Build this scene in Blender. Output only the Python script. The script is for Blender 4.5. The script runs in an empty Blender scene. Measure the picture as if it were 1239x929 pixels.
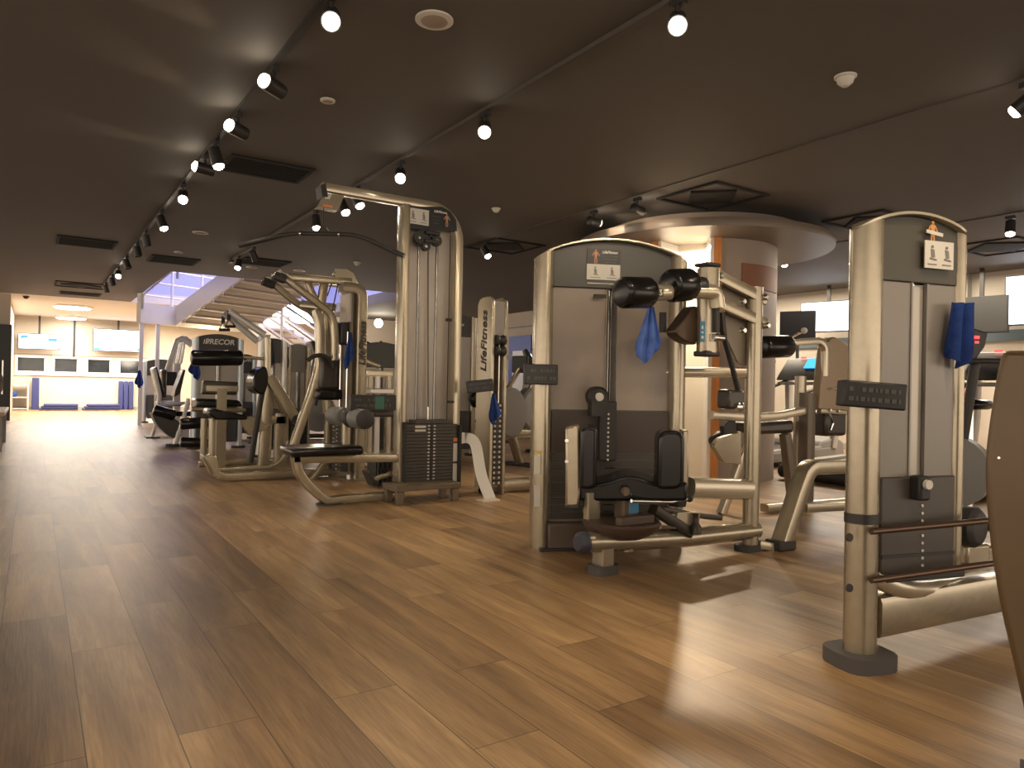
import bpy, math, random
from mathutils import Vector, Matrix
random.seed(7)
PI = math.pi
V = Vector
scene = bpy.context.scene
COL = scene.collection
H = 0.92                     # camera height above the floor
CZ = 2.65                    # ceiling height
FPX = 870.0

# ------------------------------------------------------------------ camera
AZ = math.atan(580 / FPX); ROLL = 0.02; PITCH = math.atan(3.1 / FPX)
fw = V((math.sin(AZ) * math.cos(PITCH), math.cos(AZ) * math.cos(PITCH), math.sin(PITCH)))
r0 = V((math.cos(AZ), -math.sin(AZ), 0)); u0 = r0.cross(fw)
RR = r0 * math.cos(ROLL) + u0 * math.sin(ROLL)
UU = -r0 * math.sin(ROLL) + u0 * math.cos(ROLL)
CAM = V((0, 0, H))
cd = bpy.data.cameras.new('camera'); cam = bpy.data.objects.new('camera', cd); COL.objects.link(cam)
cd.sensor_width = 36; cd.lens = FPX / 1239 * 36; cd.clip_start = .05; cd.clip_end = 100
M = Matrix((RR, UU, -fw)).transposed().to_4x4(); M.translation = CAM
cam.matrix_world = M
scene.camera = cam

def ray(x, y): return fw + RR * ((x - 619.5) / FPX) - UU * ((y - 464.5) / FPX)
def on_z(x, y, z):
    d = ray(x, y); return CAM + d * ((z - H) / d.z)
def on_X(x, y, v):
    d = ray(x, y); return CAM + d * (v / d.x)
def on_Y(x, y, v):
    d = ray(x, y); return CAM + d * (v / d.y)
def at_depth(x, y, t): return CAM + ray(x, y) * t

class Fr:
    """a vertical working plane standing in the room: origin on the floor, u along it, v behind it"""
    def __init__(s, O, d):
        s.O = V((O[0], O[1], 0)); s.u = V((d[0], d[1], 0)).normalized(); s.v = V((-s.u.y, s.u.x, 0)); s.z = V((0, 0, 1))
    def p(s, u, v, z): return s.O + s.u * u + s.v * v + s.z * z
    def q(s, x, y, v=0.0):
        d = ray(x, y); n = s.v; t = (s.O + n * v - CAM).dot(n) / d.dot(n); return CAM + d * t
    def uz(s, x, y, v=0.0):
        P = s.q(x, y, v) - s.O; return P.dot(s.u), P.z

# ------------------------------------------------------------------ materials
MATS = {}
def mat(name, col, rough=.5, metal=0.0, coat=0.0, noise=0.0, nscale=8.0, bump=0.0, bscale=60.0, spec=.5, trans=0.0, alpha=1.0, stretch=None):
    if name in MATS: return MATS[name]
    m = bpy.data.materials.new(name); m.use_nodes = True; nt = m.node_tree; b = nt.nodes['Principled BSDF']
    b.inputs['Base Color'].default_value = (*col, 1); b.inputs['Roughness'].default_value = rough
    b.inputs['Metallic'].default_value = metal; b.inputs['Coat Weight'].default_value = coat; b.inputs['Coat Roughness'].default_value = .15
    b.inputs['Specular IOR Level'].default_value = spec
    b.inputs['Transmission Weight'].default_value = trans; b.inputs['Alpha'].default_value = alpha
    tc = nt.nodes.new('ShaderNodeTexCoord'); src = tc.outputs['Object']
    if stretch:
        mp = nt.nodes.new('ShaderNodeMapping'); mp.inputs['Scale'].default_value = stretch; nt.links.new(src, mp.inputs[0]); src = mp.outputs[0]
    if noise:
        n = nt.nodes.new('ShaderNodeTexNoise'); n.inputs['Scale'].default_value = nscale; n.inputs['Detail'].default_value = 4
        nt.links.new(src, n.inputs['Vector'])
        r = nt.nodes.new('ShaderNodeValToRGB'); r.color_ramp.elements[0].position = .3; r.color_ramp.elements[1].position = .7
        r.color_ramp.elements[0].color = (*[max(0, c * (1 - noise)) for c in col], 1); r.color_ramp.elements[1].color = (*[min(1, c * (1 + noise)) for c in col], 1)
        nt.links.new(n.outputs['Fac'], r.inputs[0]); nt.links.new(r.outputs[0], b.inputs['Base Color'])
    if bump:
        n2 = nt.nodes.new('ShaderNodeTexNoise'); n2.inputs['Scale'].default_value = bscale; nt.links.new(src, n2.inputs['Vector'])
        bp = nt.nodes.new('ShaderNodeBump'); bp.inputs['Strength'].default_value = bump; bp.inputs['Distance'].default_value = .01
        nt.links.new(n2.outputs['Fac'], bp.inputs['Height']); nt.links.new(bp.outputs[0], b.inputs['Normal'])
    MATS[name] = m; return m
def emis(name, col, s):
    if name in MATS: return MATS[name]
    m = bpy.data.materials.new(name); m.use_nodes = True; b = m.node_tree.nodes['Principled BSDF']
    b.inputs['Base Color'].default_value = (0, 0, 0, 1); b.inputs['Emission Color'].default_value = (*col, 1); b.inputs['Emission Strength'].default_value = s
    MATS[name] = m; return m

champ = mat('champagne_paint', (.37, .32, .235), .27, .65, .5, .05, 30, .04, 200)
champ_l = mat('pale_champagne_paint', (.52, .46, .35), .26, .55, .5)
silver = mat('silver_blue_paint', (.50, .55, .60), .35, .5, .4)
silver_w = mat('silver_paint', (.62, .60, .57), .35, .5, .4)
chrome = mat('chrome', (.75, .73, .7), .18, 1)
rodm = mat('bronze_rod', (.13, .085, .06), .35, .8)
black = mat('black_rubber', (.025, .024, .024), .55, bump=.1)
blackp = mat('black_plastic', (.016, .016, .018), .42)
leather = mat('black_leather', (.008, .0075, .008), .22, coat=.15, bump=.02, bscale=300, spec=.3)
leather_b = mat('dark_brown_leather', (.04, .03, .025), .35, coat=.2, bump=.08)
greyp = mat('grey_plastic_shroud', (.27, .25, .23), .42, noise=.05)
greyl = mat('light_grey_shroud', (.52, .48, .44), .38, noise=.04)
panelm = mat('charcoal_panel', (.05, .049, .045), .42)
stackm = mat('weight_plate_steel', (.06, .055, .047), .45, .3)
stackd = mat('weight_plate_gap', (.02, .02, .02), .6)
placard = mat('placard_white', (.62, .60, .55), .5)
white = mat('white_paint', (.78, .76, .72), .45)
offw = mat('cream_paint', (.68, .62, .52), .5)
whitep = mat('off_white_letters', (.75, .73, .7), .5)
skin = mat('printed_skin_tone', (.55, .28, .17), .6)
orange_l = mat('orange_label', (.7, .22, .08), .5)
bluel = mat('blue_label', (.03, .17, .33), .5)
greenl = mat('green_label', (.03, .12, .09), .5)
towel = mat('blue_microfibre', (.035, .075, .27), .95, noise=.25, nscale=25, bump=.5, bscale=350, spec=.1)
matblue = mat('blue_vinyl', (.035, .045, .16), .5)
brownstep = mat('brown_painted_steel', (.15, .115, .08), .5, .2, noise=.1)
olive = mat('olive_brown_paint', (.115, .072, .032), .42, .25, .2, .06, 6)
orangew = mat('orange_wood', (.56, .21, .04), .45, noise=.15, nscale=5, stretch=(6, 6, .6))
redp = mat('red_paint', (.5, .03, .02), .4)
dark = mat('dark_metal', (.035, .033, .032), .4, .3)
glass_d = mat('night_glass', (.02, .025, .03), .08, spec=.8, noise=.3, nscale=3)
concrete = mat('grey_panel', (.32, .30, .28), .6)
screen_w = emis('screen_white', (.86, .9, 1), 2.3)
screen_b = emis('screen_cyan', (.05, .42, .8), .9)
led_r = emis('led_red', (1, .03, .03), 2.5)
screen_off = mat('screen_off', (.01, .01, .011), .12, spec=.8)

# ------------------------------------------------------------------ mesh builder
class MB:
    def __init__(s): s.v = []; s.f = []; s.bev = 0
    def add(s, vs, fs):
        o = len(s.v); s.v += [V(p) for p in vs]; s.f += [tuple(i + o for i in f) for f in fs]; return s
    def box(s, c, sz, fr=None, rot=None):
        c = V(c); hx, hy, hz = sz[0] / 2, sz[1] / 2, sz[2] / 2
        ax = (fr.u, fr.v, V((0, 0, 1))) if fr else (V((1, 0, 0)), V((0, 1, 0)), V((0, 0, 1)))
        if rot: ax = tuple(rot @ a for a in ax)
        vs = [c + ax[0] * (a * hx) + ax[1] * (b * hy) + ax[2] * (d * hz) for a in (-1, 1) for b in (-1, 1) for d in (-1, 1)]
        return s.add(vs, [(0, 1, 3, 2), (4, 6, 7, 5), (0, 4, 5, 1), (2, 3, 7, 6), (0, 2, 6, 4), (1, 5, 7, 3)])
    def prism(s, pts, ext):
        """closed outline (list of points) pushed along ext"""
        pts = [V(p) for p in pts]; e = V(ext); n = len(pts)
        nn = V((0, 0, 0))
        for i in range(n): nn += pts[i].cross(pts[(i + 1) % n])
        if nn.dot(e) > 0: pts = pts[::-1]
        vs = pts + [p + e for p in pts]
        fs = [tuple(range(n)), tuple(range(2 * n - 1, n - 1, -1))]
        fs += [(i, i + n, (i + 1) % n + n, (i + 1) % n) for i in range(n)]
        return s.add(vs, fs)
    def sweep(s, path, prof, up, cap=True, scale=None):
        path = [V(p) for p in path]; up = V(up).normalized(); n = len(path); k = len(prof); vs = []
        for i, p in enumerate(path):
            a = (path[i] - path[i - 1]).normalized() if i > 0 else None
            b = (path[i + 1] - path[i]).normalized() if i < n - 1 else None
            t = a if b is None else b if a is None else (a + b)
            if t.length < 1e-6: t = a
            t = t.normalized()
            sc = 1.0
            if a is not None and b is not None: sc = 1 / max(.35, t.dot(a))
            n1 = (up - t * up.dot(t))
            if n1.length < 1e-3: n1 = V((1, 0, 0)) - t * t.x
            if n1.length < 1e-3: n1 = V((0, 1, 0)) - t * t.y
            n1.normalize(); b1 = t.cross(n1).normalized()
            q = scale[i] if scale else 1
            vs += [p + n1 * (x * q) + b1 * (y * sc * q) for x, y in prof]
        fs = []
        for i in range(n - 1):
            for j in range(k):
                fs.append((i * k + j, i * k + (j + 1) % k, (i + 1) * k + (j + 1) % k, (i + 1) * k + j))
        if cap: fs += [tuple(range(k - 1, -1, -1)), tuple(range((n - 1) * k, n * k))]
        return s.add(vs, fs)
    def rod(s, path, r, n=12, up=(0, .13, 1), scale=None):
        return s.sweep(path, [(r * math.cos(2 * PI * i / n), r * math.sin(2 * PI * i / n)) for i in range(n)], up, scale=scale)
    def bar(s, path, w, h, up, c=.15):
        """rectangular tube, w across `up` normal, h in plane; rounded corners"""
        r = min(w, h) * c; a, b = w / 2, h / 2; pr = []
        for sx, sy, a0 in ((1, 1, 0), (-1, 1, 90), (-1, -1, 180), (1, -1, 270)):
            for k in range(3):
                t = math.radians(a0 + 45 * k); pr.append((sx * (a - r) + r * math.cos(t), sy * (b - r) + r * math.sin(t)))
        return s.sweep(path, pr, up)
    def lathe(s, O, ax, prof, n=20):
        """prof: (distance along axis, radius)"""
        O = V(O); ax = V(ax).normalized(); t = V((0, 0, 1)) if abs(ax.z) < .9 else V((1, 0, 0))
        e1 = ax.cross(t).normalized(); e2 = ax.cross(e1); vs = []; fs = []; m = len(prof)
        for d, r in prof:
            for j in range(n):
                a = 2 * PI * j / n; vs.append(O + ax * d + (e1 * math.cos(a) + e2 * math.sin(a)) * max(r, 1e-4))
        for i in range(m - 1):
            for j in range(n): fs.append((i * n + j, i * n + (j + 1) % n, (i + 1) * n + (j + 1) % n, (i + 1) * n + j))
        fs += [tuple(range(n - 1, -1, -1)), tuple(range((m - 1) * n, m * n))]
        return s.add(vs, fs)
    def roll(s, A, B, r, n=20):
        """foam roller from A to B with rounded ends"""
        A = V(A); B = V(B); L = (B - A).length; e = min(r * .3, L * .2)
        return s.lathe(A, B - A, [(0, r * .72), (e * .25, r * .88), (e, r), (L - e, r), (L - e * .25, r * .88), (L, r * .72)], n)
    def ball(s, c, r, n=12):
        c = V(c); pr = [(-r * math.cos(PI * i / 8), r * math.sin(PI * i / 8)) for i in range(9)]
        return s.lathe(c, (0, 0, 1), pr, n)

def fillet(pts, r=.08, k=6):
    pts = [V(p) for p in pts]; out = [pts[0]]
    for i in range(1, len(pts) - 1):
        a, b, c = pts[i - 1], pts[i], pts[i + 1]
        rr = min(r, (a - b).length * .48, (c - b).length * .48)
        p0 = b + (a - b).normalized() * rr; p1 = b + (c - b).normalized() * rr
        for j in range(k + 1):
            t = j / k; out.append(p0 * (1 - t) ** 2 + b * 2 * t * (1 - t) + p1 * t * t)
    out.append(pts[-1]); return out
def spline(pts, k=6):
    P = [V(p) for p in pts]; P = [P[0] * 2 - P[1]] + P + [P[-1] * 2 - P[-2]]; out = []
    for i in range(1, len(P) - 2):
        for j in range(k):
            t = j / k; a, b, c, d = P[i - 1:i + 3]
            out.append(.5 * ((2 * b) + (c - a) * t + (2 * a - 5 * b + 4 * c - d) * t * t + (-a + 3 * b - 3 * c + d) * t ** 3))
    out.append(P[-2]); return out

def thing(name, label, cat, loc=(0, 0, 0), group=None):
    o = bpy.data.objects.new(name, None); COL.objects.link(o); o.location = V(loc); o.empty_display_size = .1
    o['label'] = label; o['category'] = cat
    if group: o['group'] = group
    return o
def root_of(o):
    while o.parent: o = o.parent
    return o
def part(name, mb, m, parent=None, bevel=0, seg=2, smooth=40, label=None, local=False):
    if local and name in SPLIT: name = name + 's'
    me = bpy.data.meshes.new(name)
    off = V((0, 0, 0))
    if parent and not local: off = root_of(parent).location
    me.from_pydata([tuple(p - off) for p in mb.v], [], mb.f); me.materials.append(m)
    import bmesh
    bm = bmesh.new(); bm.from_mesh(me); bmesh.ops.recalc_face_normals(bm, faces=bm.faces); bm.to_mesh(me); bm.free()
    for p in me.polygons: p.use_smooth = True
    me.set_sharp_from_angle(angle=math.radians(smooth))
    o = bpy.data.objects.new(name, me); COL.objects.link(o)
    if parent: o.parent = parent
    if bevel:
        b = o.modifiers.new('bevel', 'BEVEL'); b.width = bevel; b.segments = seg; b.limit_method = 'ANGLE'; b.angle_limit = math.radians(35)
        b.harden_normals = False
    if label: o['label'] = label
    if name in SPLIT and parent: split_parts(o, mb, m, parent, bevel, seg, smooth, off)
    return o
SPLIT = {'bolt', 'pivot_bolt', 'plate_bolt', 'bolt_cap', 'decal_strip', 'head_cap', 'diagram_print', 'latch', 'stabiliser', 'cable_hook', 'rear_block', 'increment_label',
         'side_guard', 'pulley_block', 'shroud', 'brake_arm', 'cross_brace', 'logo_mark', 'sign_marks', 'led_digits', 'frame'}
def split_parts(o, mb, m, parent, bevel, seg, smooth, off):
    # each loose piece becomes a part of its own under the same parent
    n = len(mb.v); par = list(range(n))
    def find(a):
        while par[a] != a: par[a] = par[par[a]]; a = par[a]
        return a
    for f_ in mb.f:
        r = find(f_[0])
        for i in f_[1:]: par[find(i)] = r
    groups = {}
    for f_ in mb.f: groups.setdefault(find(f_[0]), []).append(f_)
    if len(groups) < 2: return
    name = o.name.split('.')[0]; mods = bool(bevel)
    bpy.data.objects.remove(o)
    for fs in groups.values():
        ids = sorted({i for f_ in fs for i in f_}); mp = {a: k for k, a in enumerate(ids)}
        sub = MB(); sub.v = [mb.v[i] for i in ids]; sub.f = [tuple(mp[i] for i in f_) for f_ in fs]
        SPLIT.discard(name); q_ = part(name, sub, m, parent, bevel, seg, smooth); SPLIT.add(name)
def solo(name, mb, m, label, cat, group=None, origin=None, **k):
    """a thing that is one mesh; its origin goes to its own base"""
    if origin is None:
        n = len(mb.v); origin = V((sum(p.x for p in mb.v) / n, sum(p.y for p in mb.v) / n, min(p.z for p in mb.v)))
    mb.v = [p - V(origin) for p in mb.v]
    o = part(name, mb, m, **k); o.location = V(origin); o['label'] = label; o['category'] = cat
    if group: o['group'] = group
    return o
def struct(name, mb, m, **k):
    o = part(name, mb, m, **k); o['kind'] = 'structure'; return o
def copy_tree(o, parent=None):
    c = o.copy(); COL.objects.link(c)
    if parent: c.parent = parent
    for ch in list(o.children): copy_tree(ch, c)
    return c
def text(txt, P, ex, ez, size, m, parent, name='lettering', shear=0.0, align='CENTER', depth=.0015):
    """raised lettering at P, reading along ex with its top towards ez"""
    c = bpy.data.curves.new('t', 'FONT'); c.body = txt; c.size = size; c.extrude = depth; c.shear = shear; c.align_x = align; c.align_y = 'CENTER'
    c.resolution_u = 3; c.offset = size * .022
    t = bpy.data.objects.new('t', c); COL.objects.link(t); bpy.context.view_layer.update()
    me = t.evaluated_get(bpy.context.evaluated_depsgraph_get()).to_mesh()
    ex = V(ex).normalized(); ez = V(ez).normalized(); nn = ex.cross(ez)
    mb = MB(); mb.v = [V(P) + ex * v.co.x + ez * v.co.y + nn * v.co.z for v in me.vertices]; mb.f = [tuple(p.vertices) for p in me.polygons]
    t.evaluated_get(bpy.context.evaluated_depsgraph_get()).to_mesh_clear()
    bpy.data.objects.remove(t); bpy.data.curves.remove(c)
    return part(name, mb, m, parent)

# ------------------------------------------------------------------ room shell
def floor_material():
    m = bpy.data.materials.new('oak_vinyl_planks'); m.use_nodes = True; nt = m.node_tree; N = nt.nodes; L = nt.links; b = N['Principled BSDF']
    tc = N.new('ShaderNodeTexCoord'); mp = N.new('ShaderNodeMapping'); mp.inputs['Rotation'].default_value = (0, 0, PI / 2)
    mp.inputs['Location'].default_value = (.31, .08, 0)
    L.new(tc.outputs['Object'], mp.inputs[0])
    br = N.new('ShaderNodeTexBrick'); br.offset = .37; br.inputs['Scale'].default_value = 1; br.inputs['Brick Width'].default_value = 1.25
    br.inputs['Row Height'].default_value = .205; br.inputs['Mortar Size'].default_value = .0016; br.inputs['Mortar Smooth'].default_value = .3
    br.inputs['Color1'].default_value = (0, 0, 0, 1); br.inputs['Color2'].default_value = (1, 1, 1, 1); br.inputs['Mortar'].default_value = (.5, .5, .5, 1)
    L.new(mp.outputs[0], br.inputs['Vector'])
    # grain runs along the planks and shifts from plank to plank
    m2 = N.new('ShaderNodeMapping'); m2.inputs['Scale'].default_value = (9, .8, 1); L.new(tc.outputs['Object'], m2.inputs[0])
    add = N.new('ShaderNodeVectorMath'); add.operation = 'MULTIPLY_ADD'; add.inputs[1].default_value = (7, 7, 7)
    L.new(br.outputs['Color'], add.inputs[0]); L.new(m2.outputs[0], add.inputs[2])
    n1 = N.new('ShaderNodeTexNoise'); n1.inputs['Scale'].default_value = 1.1; n1.inputs['Detail'].default_value = 6; n1.inputs['Roughness'].default_value = .62; n1.inputs['Distortion'].default_value = .6
    L.new(add.outputs[0], n1.inputs['Vector'])
    m3 = N.new('ShaderNodeMapping'); m3.inputs['Scale'].default_value = (120, 6, 1); L.new(tc.outputs['Object'], m3.inputs[0])
    n2 = N.new('ShaderNodeTexNoise'); n2.inputs['Scale'].default_value = 1; n2.inputs['Detail'].default_value = 3; L.new(m3.outputs[0], n2.inputs['Vector'])
    r1 = N.new('ShaderNodeValToRGB'); e = r1.color_ramp.elements
    e[0].position = .26; e[0].color = (.13, .072, .034, 1); e[1].position = .74; e[1].color = (.56, .375, .19, 1)
    x = e.new(.42); x.color = (.26, .16, .08, 1); x = e.new(.56); x.color = (.38, .24, .12, 1)
    # tone of each plank
    mx = N.new('ShaderNodeMix'); mx.data_type = 'FLOAT'; mx.inputs[0].default_value = .2
    L.new(n1.outputs['Fac'], mx.inputs[2]); sep = N.new('ShaderNodeSeparateColor'); L.new(br.outputs['Color'], sep.inputs[0]); L.new(sep.outputs[0], mx.inputs[3])
    L.new(mx.outputs[0], r1.inputs[0])
    g = N.new('ShaderNodeMix'); g.data_type = 'RGBA'; g.blend_type = 'MULTIPLY'; g.inputs[0].default_value = .6
    rg = N.new('ShaderNodeValToRGB'); rg.color_ramp.elements[0].position = .3; rg.color_ramp.elements[0].color = (.55, .5, .45, 1); rg.color_ramp.elements[1].position = .6
    L.new(n2.outputs['Fac'], rg.inputs[0]); L.new(r1.outputs[0], g.inputs[6]); L.new(rg.outputs[0], g.inputs[7])
    gm = N.new('ShaderNodeMix'); gm.data_type = 'RGBA'; gm.inputs[7].default_value = (.06, .035, .02, 1)
    L.new(br.outputs['Fac'], gm.inputs[0]); L.new(g.outputs[2], gm.inputs[6]); L.new(gm.outputs[2], b.inputs['Base Color'])
    rr = N.new('ShaderNodeMapRange'); rr.inputs[3].default_value = .30; rr.inputs[4].default_value = .46; L.new(n2.outputs['Fac'], rr.inputs[0]); L.new(rr.outputs[0], b.inputs['Roughness'])
    b.inputs['Specular IOR Level'].default_value = .55
    bp = N.new('ShaderNodeBump'); bp.inputs['Strength'].default_value = .12; bp.inputs['Distance'].default_value = .004
    sub = N.new('ShaderNodeMath'); sub.operation = 'SUBTRACT'; L.new(n2.outputs['Fac'], sub.inputs[0]); L.new(br.outputs['Fac'], sub.inputs[1])
    L.new(sub.outputs[0], bp.inputs['Height']); L.new(bp.outputs[0], b.inputs['Normal'])
    return m
floor_m = floor_material()
ceil_m = mat('dark_ceiling_paint', (.105, .094, .084), .75, noise=.04, nscale=.6)
ceil_w = mat('pale_ceiling_paint', (.62, .58, .50), .7)
wall_c = mat('cream_wall_paint', (.60, .53, .43), .7, noise=.04, nscale=1.5)
wall_g = mat('greige_wall_paint', (.42, .36, .29), .7, noise=.05, nscale=1.5)
wall_p = mat('pale_wall_paint', (.55, .5, .43), .7, noise=.04, nscale=1.2)
bandm = mat('slate_blue_band', (.10, .14, .17), .5)
copper = mat('copper_band', (.22, .085, .04), .5)
upperwall = mat('upper_floor_wall', (.55, .56, .72), .7)

mb = MB().box((3.5, 9.8, -.05), (19, 30, .1)); struct('floor', mb, floor_m)
# dark ceiling with a stairwell opening x 1.8..6.15, y 12.6..18.2
mb = MB()
for x0, x1, y0, y1 in ((-6, 13, -5.2, 12.6), (-6, 1.8, 12.6, 18.2), (6.15, 13, 12.6, 18.2)):
    mb.box(((x0 + x1) / 2, (y0 + y1) / 2, CZ + .11), (x1 - x0, y1 - y0, .22))
struct('ceiling', mb, ceil_m)
mb = MB().box((3.5, 21.5, CZ + .11), (19, 6.6, .22)); struct('trim_1', mb, ceil_w)
# upper floor seen through the opening
mb = MB().box((4, 20.3, 4.4), (12, .1, 3.2)).box((7.6, 16, 4.4), (.1, 9, 3.2)).box((-1.2, 16, 4.4), (.1, 9, 3.2)).box((4, 11.4, 4.4), (12, .1, 3.2))
struct('wall_upper', mb, upperwall)
mb = MB().box((3.2, 16, 5.6), (10, 10, .1)); struct('trim_2', mb, upperwall)
# far wall with four windows
YF = 24.6
mb = MB(); wz0, wz1 = 1.03, 1.53
mb.box((3.5, YF + .1, wz0 / 2), (19, .2, wz0)).box((3.5, YF + .1, (wz1 + CZ) / 2), (19, .2, CZ - wz1))
wins = [(-.42, .33), (.46, 1.13), (1.29, 1.97), (2.13, 2.85)]
xs = [-6] + [c for w in wins for c in w] + [13]
for i in range(0, len(xs), 2): mb.box(((xs[i] + xs[i + 1]) / 2, YF + .1, (wz0 + wz1) / 2), (xs[i + 1] - xs[i], .2, wz1 - wz0))
struct('wall_far', mb, wall_c)
for i, (a, b) in enumerate(wins):
    fr_ = MB(); c = (a + b) / 2; w = b - a
    for sx in (-1, 1): fr_.box((c + sx * (w / 2 - .03), YF + .02, (wz0 + wz1) / 2), (.06, .1, wz1 - wz0))
    fr_.box((c, YF + .02, wz1 - .03), (w - .12, .1, .06)).box((c, YF + .02, wz0 + .03), (w - .12, .1, .06))
    o = struct('window_%d' % (i + 1), fr_, white)
    p = part('pane', MB().box((c, YF + .06, (wz0 + wz1) / 2), (w - .12, .01, wz1 - wz0 - .12)), glass_d, o)
    p2 = part('latch', MB().box((c + w / 2 - .05, YF - .04, wz1 - .06), (.05, .03, .05)), chrome, o)
struct('trim_3', MB().box((1.2, YF - .03, .99), (3.6, .07, .035)), white)      # window sill
struct('trim_4', MB().box((.99, YF - .02, 2.08), (.05, .04, 1.1)).box((-.47, YF - .02, 2.08), (.05, .04, 1.1)), dark)
struct('trim_5', MB().box((1.2, YF - .01, 1.57), (3.4, .03, .03)), concrete)
struct('baseboard_far', MB().box((3.5, YF - .02, .04), (12, .03, .08)), concrete)
# left: pier with a dark door, wall beyond
struct('wall_left', MB().box((-.62, 18.5, CZ / 2), (.42, .3, CZ)).box((-.5, 21.6, CZ / 2), (.1, 6, CZ)), wall_g)
dr = struct('door_1', MB().box((-.56, 18.31, 1.0), (.36, .05, 2.0)), mat('door_black', (.02, .02, .022), .35), bevel=.004)
part('door_handle', MB().rod([(-.52, 18.24, .55), (-.52, 18.24, 1.25)], .014), chrome, dr)
# right side wall, back walls
XR = 11.1
mb = MB().box((XR + .1, 3.5, (1.83 + CZ) / 2), (.2, 12, CZ - 1.83)).box((XR + .1, 3.5, .84), (.2, 12, 1.68))
struct('wall_right', mb, wall_p)
struct('trim_6', MB().box((XR + .08, 3.5, 1.755), (.24, 12, .15)), bandm)
struct('baseboard_right', MB().box((XR - .015, 3.5, .05), (.03, 12, .1)), concrete)
mb = MB().box((10.3, 9.55, CZ / 2), (1.8, .2, CZ)).box((9.5, 14, CZ / 2), (.2, 9, CZ)).box((8.5, 18.35, CZ / 2), (4.7, .3, CZ))
struct('wall_back', mb, wall_g)
struct('trim_7', MB().box((9.38, 12.5, 1.62), (.05, 4.5, .12)).box((9.38, 14, 2.3), (.03, 8, .02)), bandm)
# partition pier beside the right wall (darker grey step seen behind the near tower)
struct('wall_pier', MB().box((XR - .06, 5.35, CZ / 2), (.12, .9, CZ)), concrete)

# round core with its hanging ceiling disc
CC = at_depth(846, 400, 7.95); CC = V((CC.x, CC.y, 0))
view = (CC - V((0, 0, 0))).normalized(); side = V((view.y, -view.x, 0))
disc_m = mat('canopy_brown_paint', (.17, .135, .11), .42)
mb = MB().lathe(CC + V((0, 0, 2.44)), (0, 0, 1), [(0, 1.30), (.0, 1.36), (.05, 1.37), (.08, 1.36), (.09, 1.05), (.20, 1.05)], 72)
solo('ceiling_canopy', mb, disc_m, 'round brown canopy disc hanging under the ceiling around the pillar', 'ceiling canopy', smooth=30)
def arc(a0, a1, ra, rb, z0, z1, n=10):
    m_ = MB(); pts = []
    for k in range(n + 1):
        a = math.radians(a0 + (a1 - a0) * k / n); pts.append(CC + (-view * math.cos(a) + side * math.sin(a)) * ra + V((0, 0, z0)))
    for k in range(n, -1, -1):
        a = math.radians(a0 + (a1 - a0) * k / n); pts.append(CC + (-view * math.cos(a) + side * math.sin(a)) * rb + V((0, 0, z0)))
    m_.prism(pts, (0, 0, z1 - z0)); return m_
core = thing('round_pillar', 'round pillar with a lit white niche and orange jambs under the canopy disc', 'pillar', CC)
part('curved_wall', arc(14, 88, .80, .70, 0, 2.44), mat('pillar_taupe', (.30, .24, .20), .5), core)
part('curved_wall', arc(88, 325, .80, .70, 0, 2.44, 30), MATS['pillar_taupe'], core)
part('copper_strip', arc(30, 75, .812, .80, 1.95, 2.2), copper, core)
part('niche_back', arc(-34, 13, .48, .42, 0, 2.44), mat('niche_white', (.74, .68, .58), .6), core)
for a0, a1 in ((-36, -31), (9, 14)): part('jamb', arc(a0, a1, .84, .44, 0, 2.44, 2), orangew, core)
for a0, a1 in ((-31, -28.5), (6.5, 9)): part('white_trim', arc(a0, a1, .82, .46, 0, 2.44, 2), white, core)

# ------------------------------------------------------------------ staircase
az = math.radians(-25)
run = V((math.sin(az), math.cos(az), 0)); stp = V((run.y, -run.x, 0))      # run points down and away, stp to the right
P0 = at_depth(212, 394, 15.0)
st = thing('staircase', 'white two-flight staircase with metal railings rising through the ceiling opening', 'staircase', (P0.x, P0.y, 0))
W = 1.75; SL = .42; LU = 4.2
up_d = -run + V((0, 0, SL)); zz = V((0, 0, 1))
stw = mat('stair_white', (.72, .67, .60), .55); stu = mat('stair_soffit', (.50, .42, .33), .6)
for k_ in (0, 1):
    b0 = P0 + stp * (W * k_)
    part('stringer', MB().prism([b0, b0 + up_d * LU, b0 + up_d * LU + zz * .40, b0 + zz * .40], stp * .05), stw, st)
mb = MB(); n = 14
for i in range(n):
    a = P0 + stp * .05 + up_d * (LU * i / n) + zz * .05; b = a - run * (LU / n)
    mb.prism([a, b + zz * .015, b + zz * .05, a + zz * .04], stp * (W - .05)); mb.prism([b, b + run * .02, b + run * .02 + zz * (SL * LU / n + .03), b + zz * (SL * LU / n + .03)], stp * (W - .05))
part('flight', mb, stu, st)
lb = P0 - stp * .0
mb = MB().prism([P0 - stp * .75, P0 + stp * 2.9, P0 + stp * 2.9 + run * .15, P0 - stp * .75 + run * .15], zz * .40); part('landing', mb, stw, st)
for dx in (-.70, -.35): part('post', MB().box((P0 + stp * dx + run * .05) * 1 + V((0, 0, -P0.z / 2)), (.07, .07, P0.z)), white, st)
def railing(A, B, h, nb, nr=4, rr=.021):
    A = V(A); B = V(B)
    for i in range(nr):
        part('rail', MB().rod([A + zz * (h * (i + 1) / nr), B + zz * (h * (i + 1) / nr)], rr if i < nr - 1 else .022, 8), white if i < nr - 1 else dark, st)
    for i in range(nb):
        c = A.lerp(B, i / (nb - 1)); part('baluster', MB().rod([c, c + zz * h], .028, 8), white, st)
railing(P0 - stp * .72 + zz * .3, P0 - stp * .72 + run * .13 + zz * .3, 1.1, 3)
railing(P0 - stp * .7 + run * .13 + zz * .3, P0 + stp * 2.8 + run * .13 + zz * .3, 1.1, 6)
railing(P0 - stp * .72 + zz * .3, P0 - stp * .72 + up_d * 3.4 + zz * .4, 1.0, 4)
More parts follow.
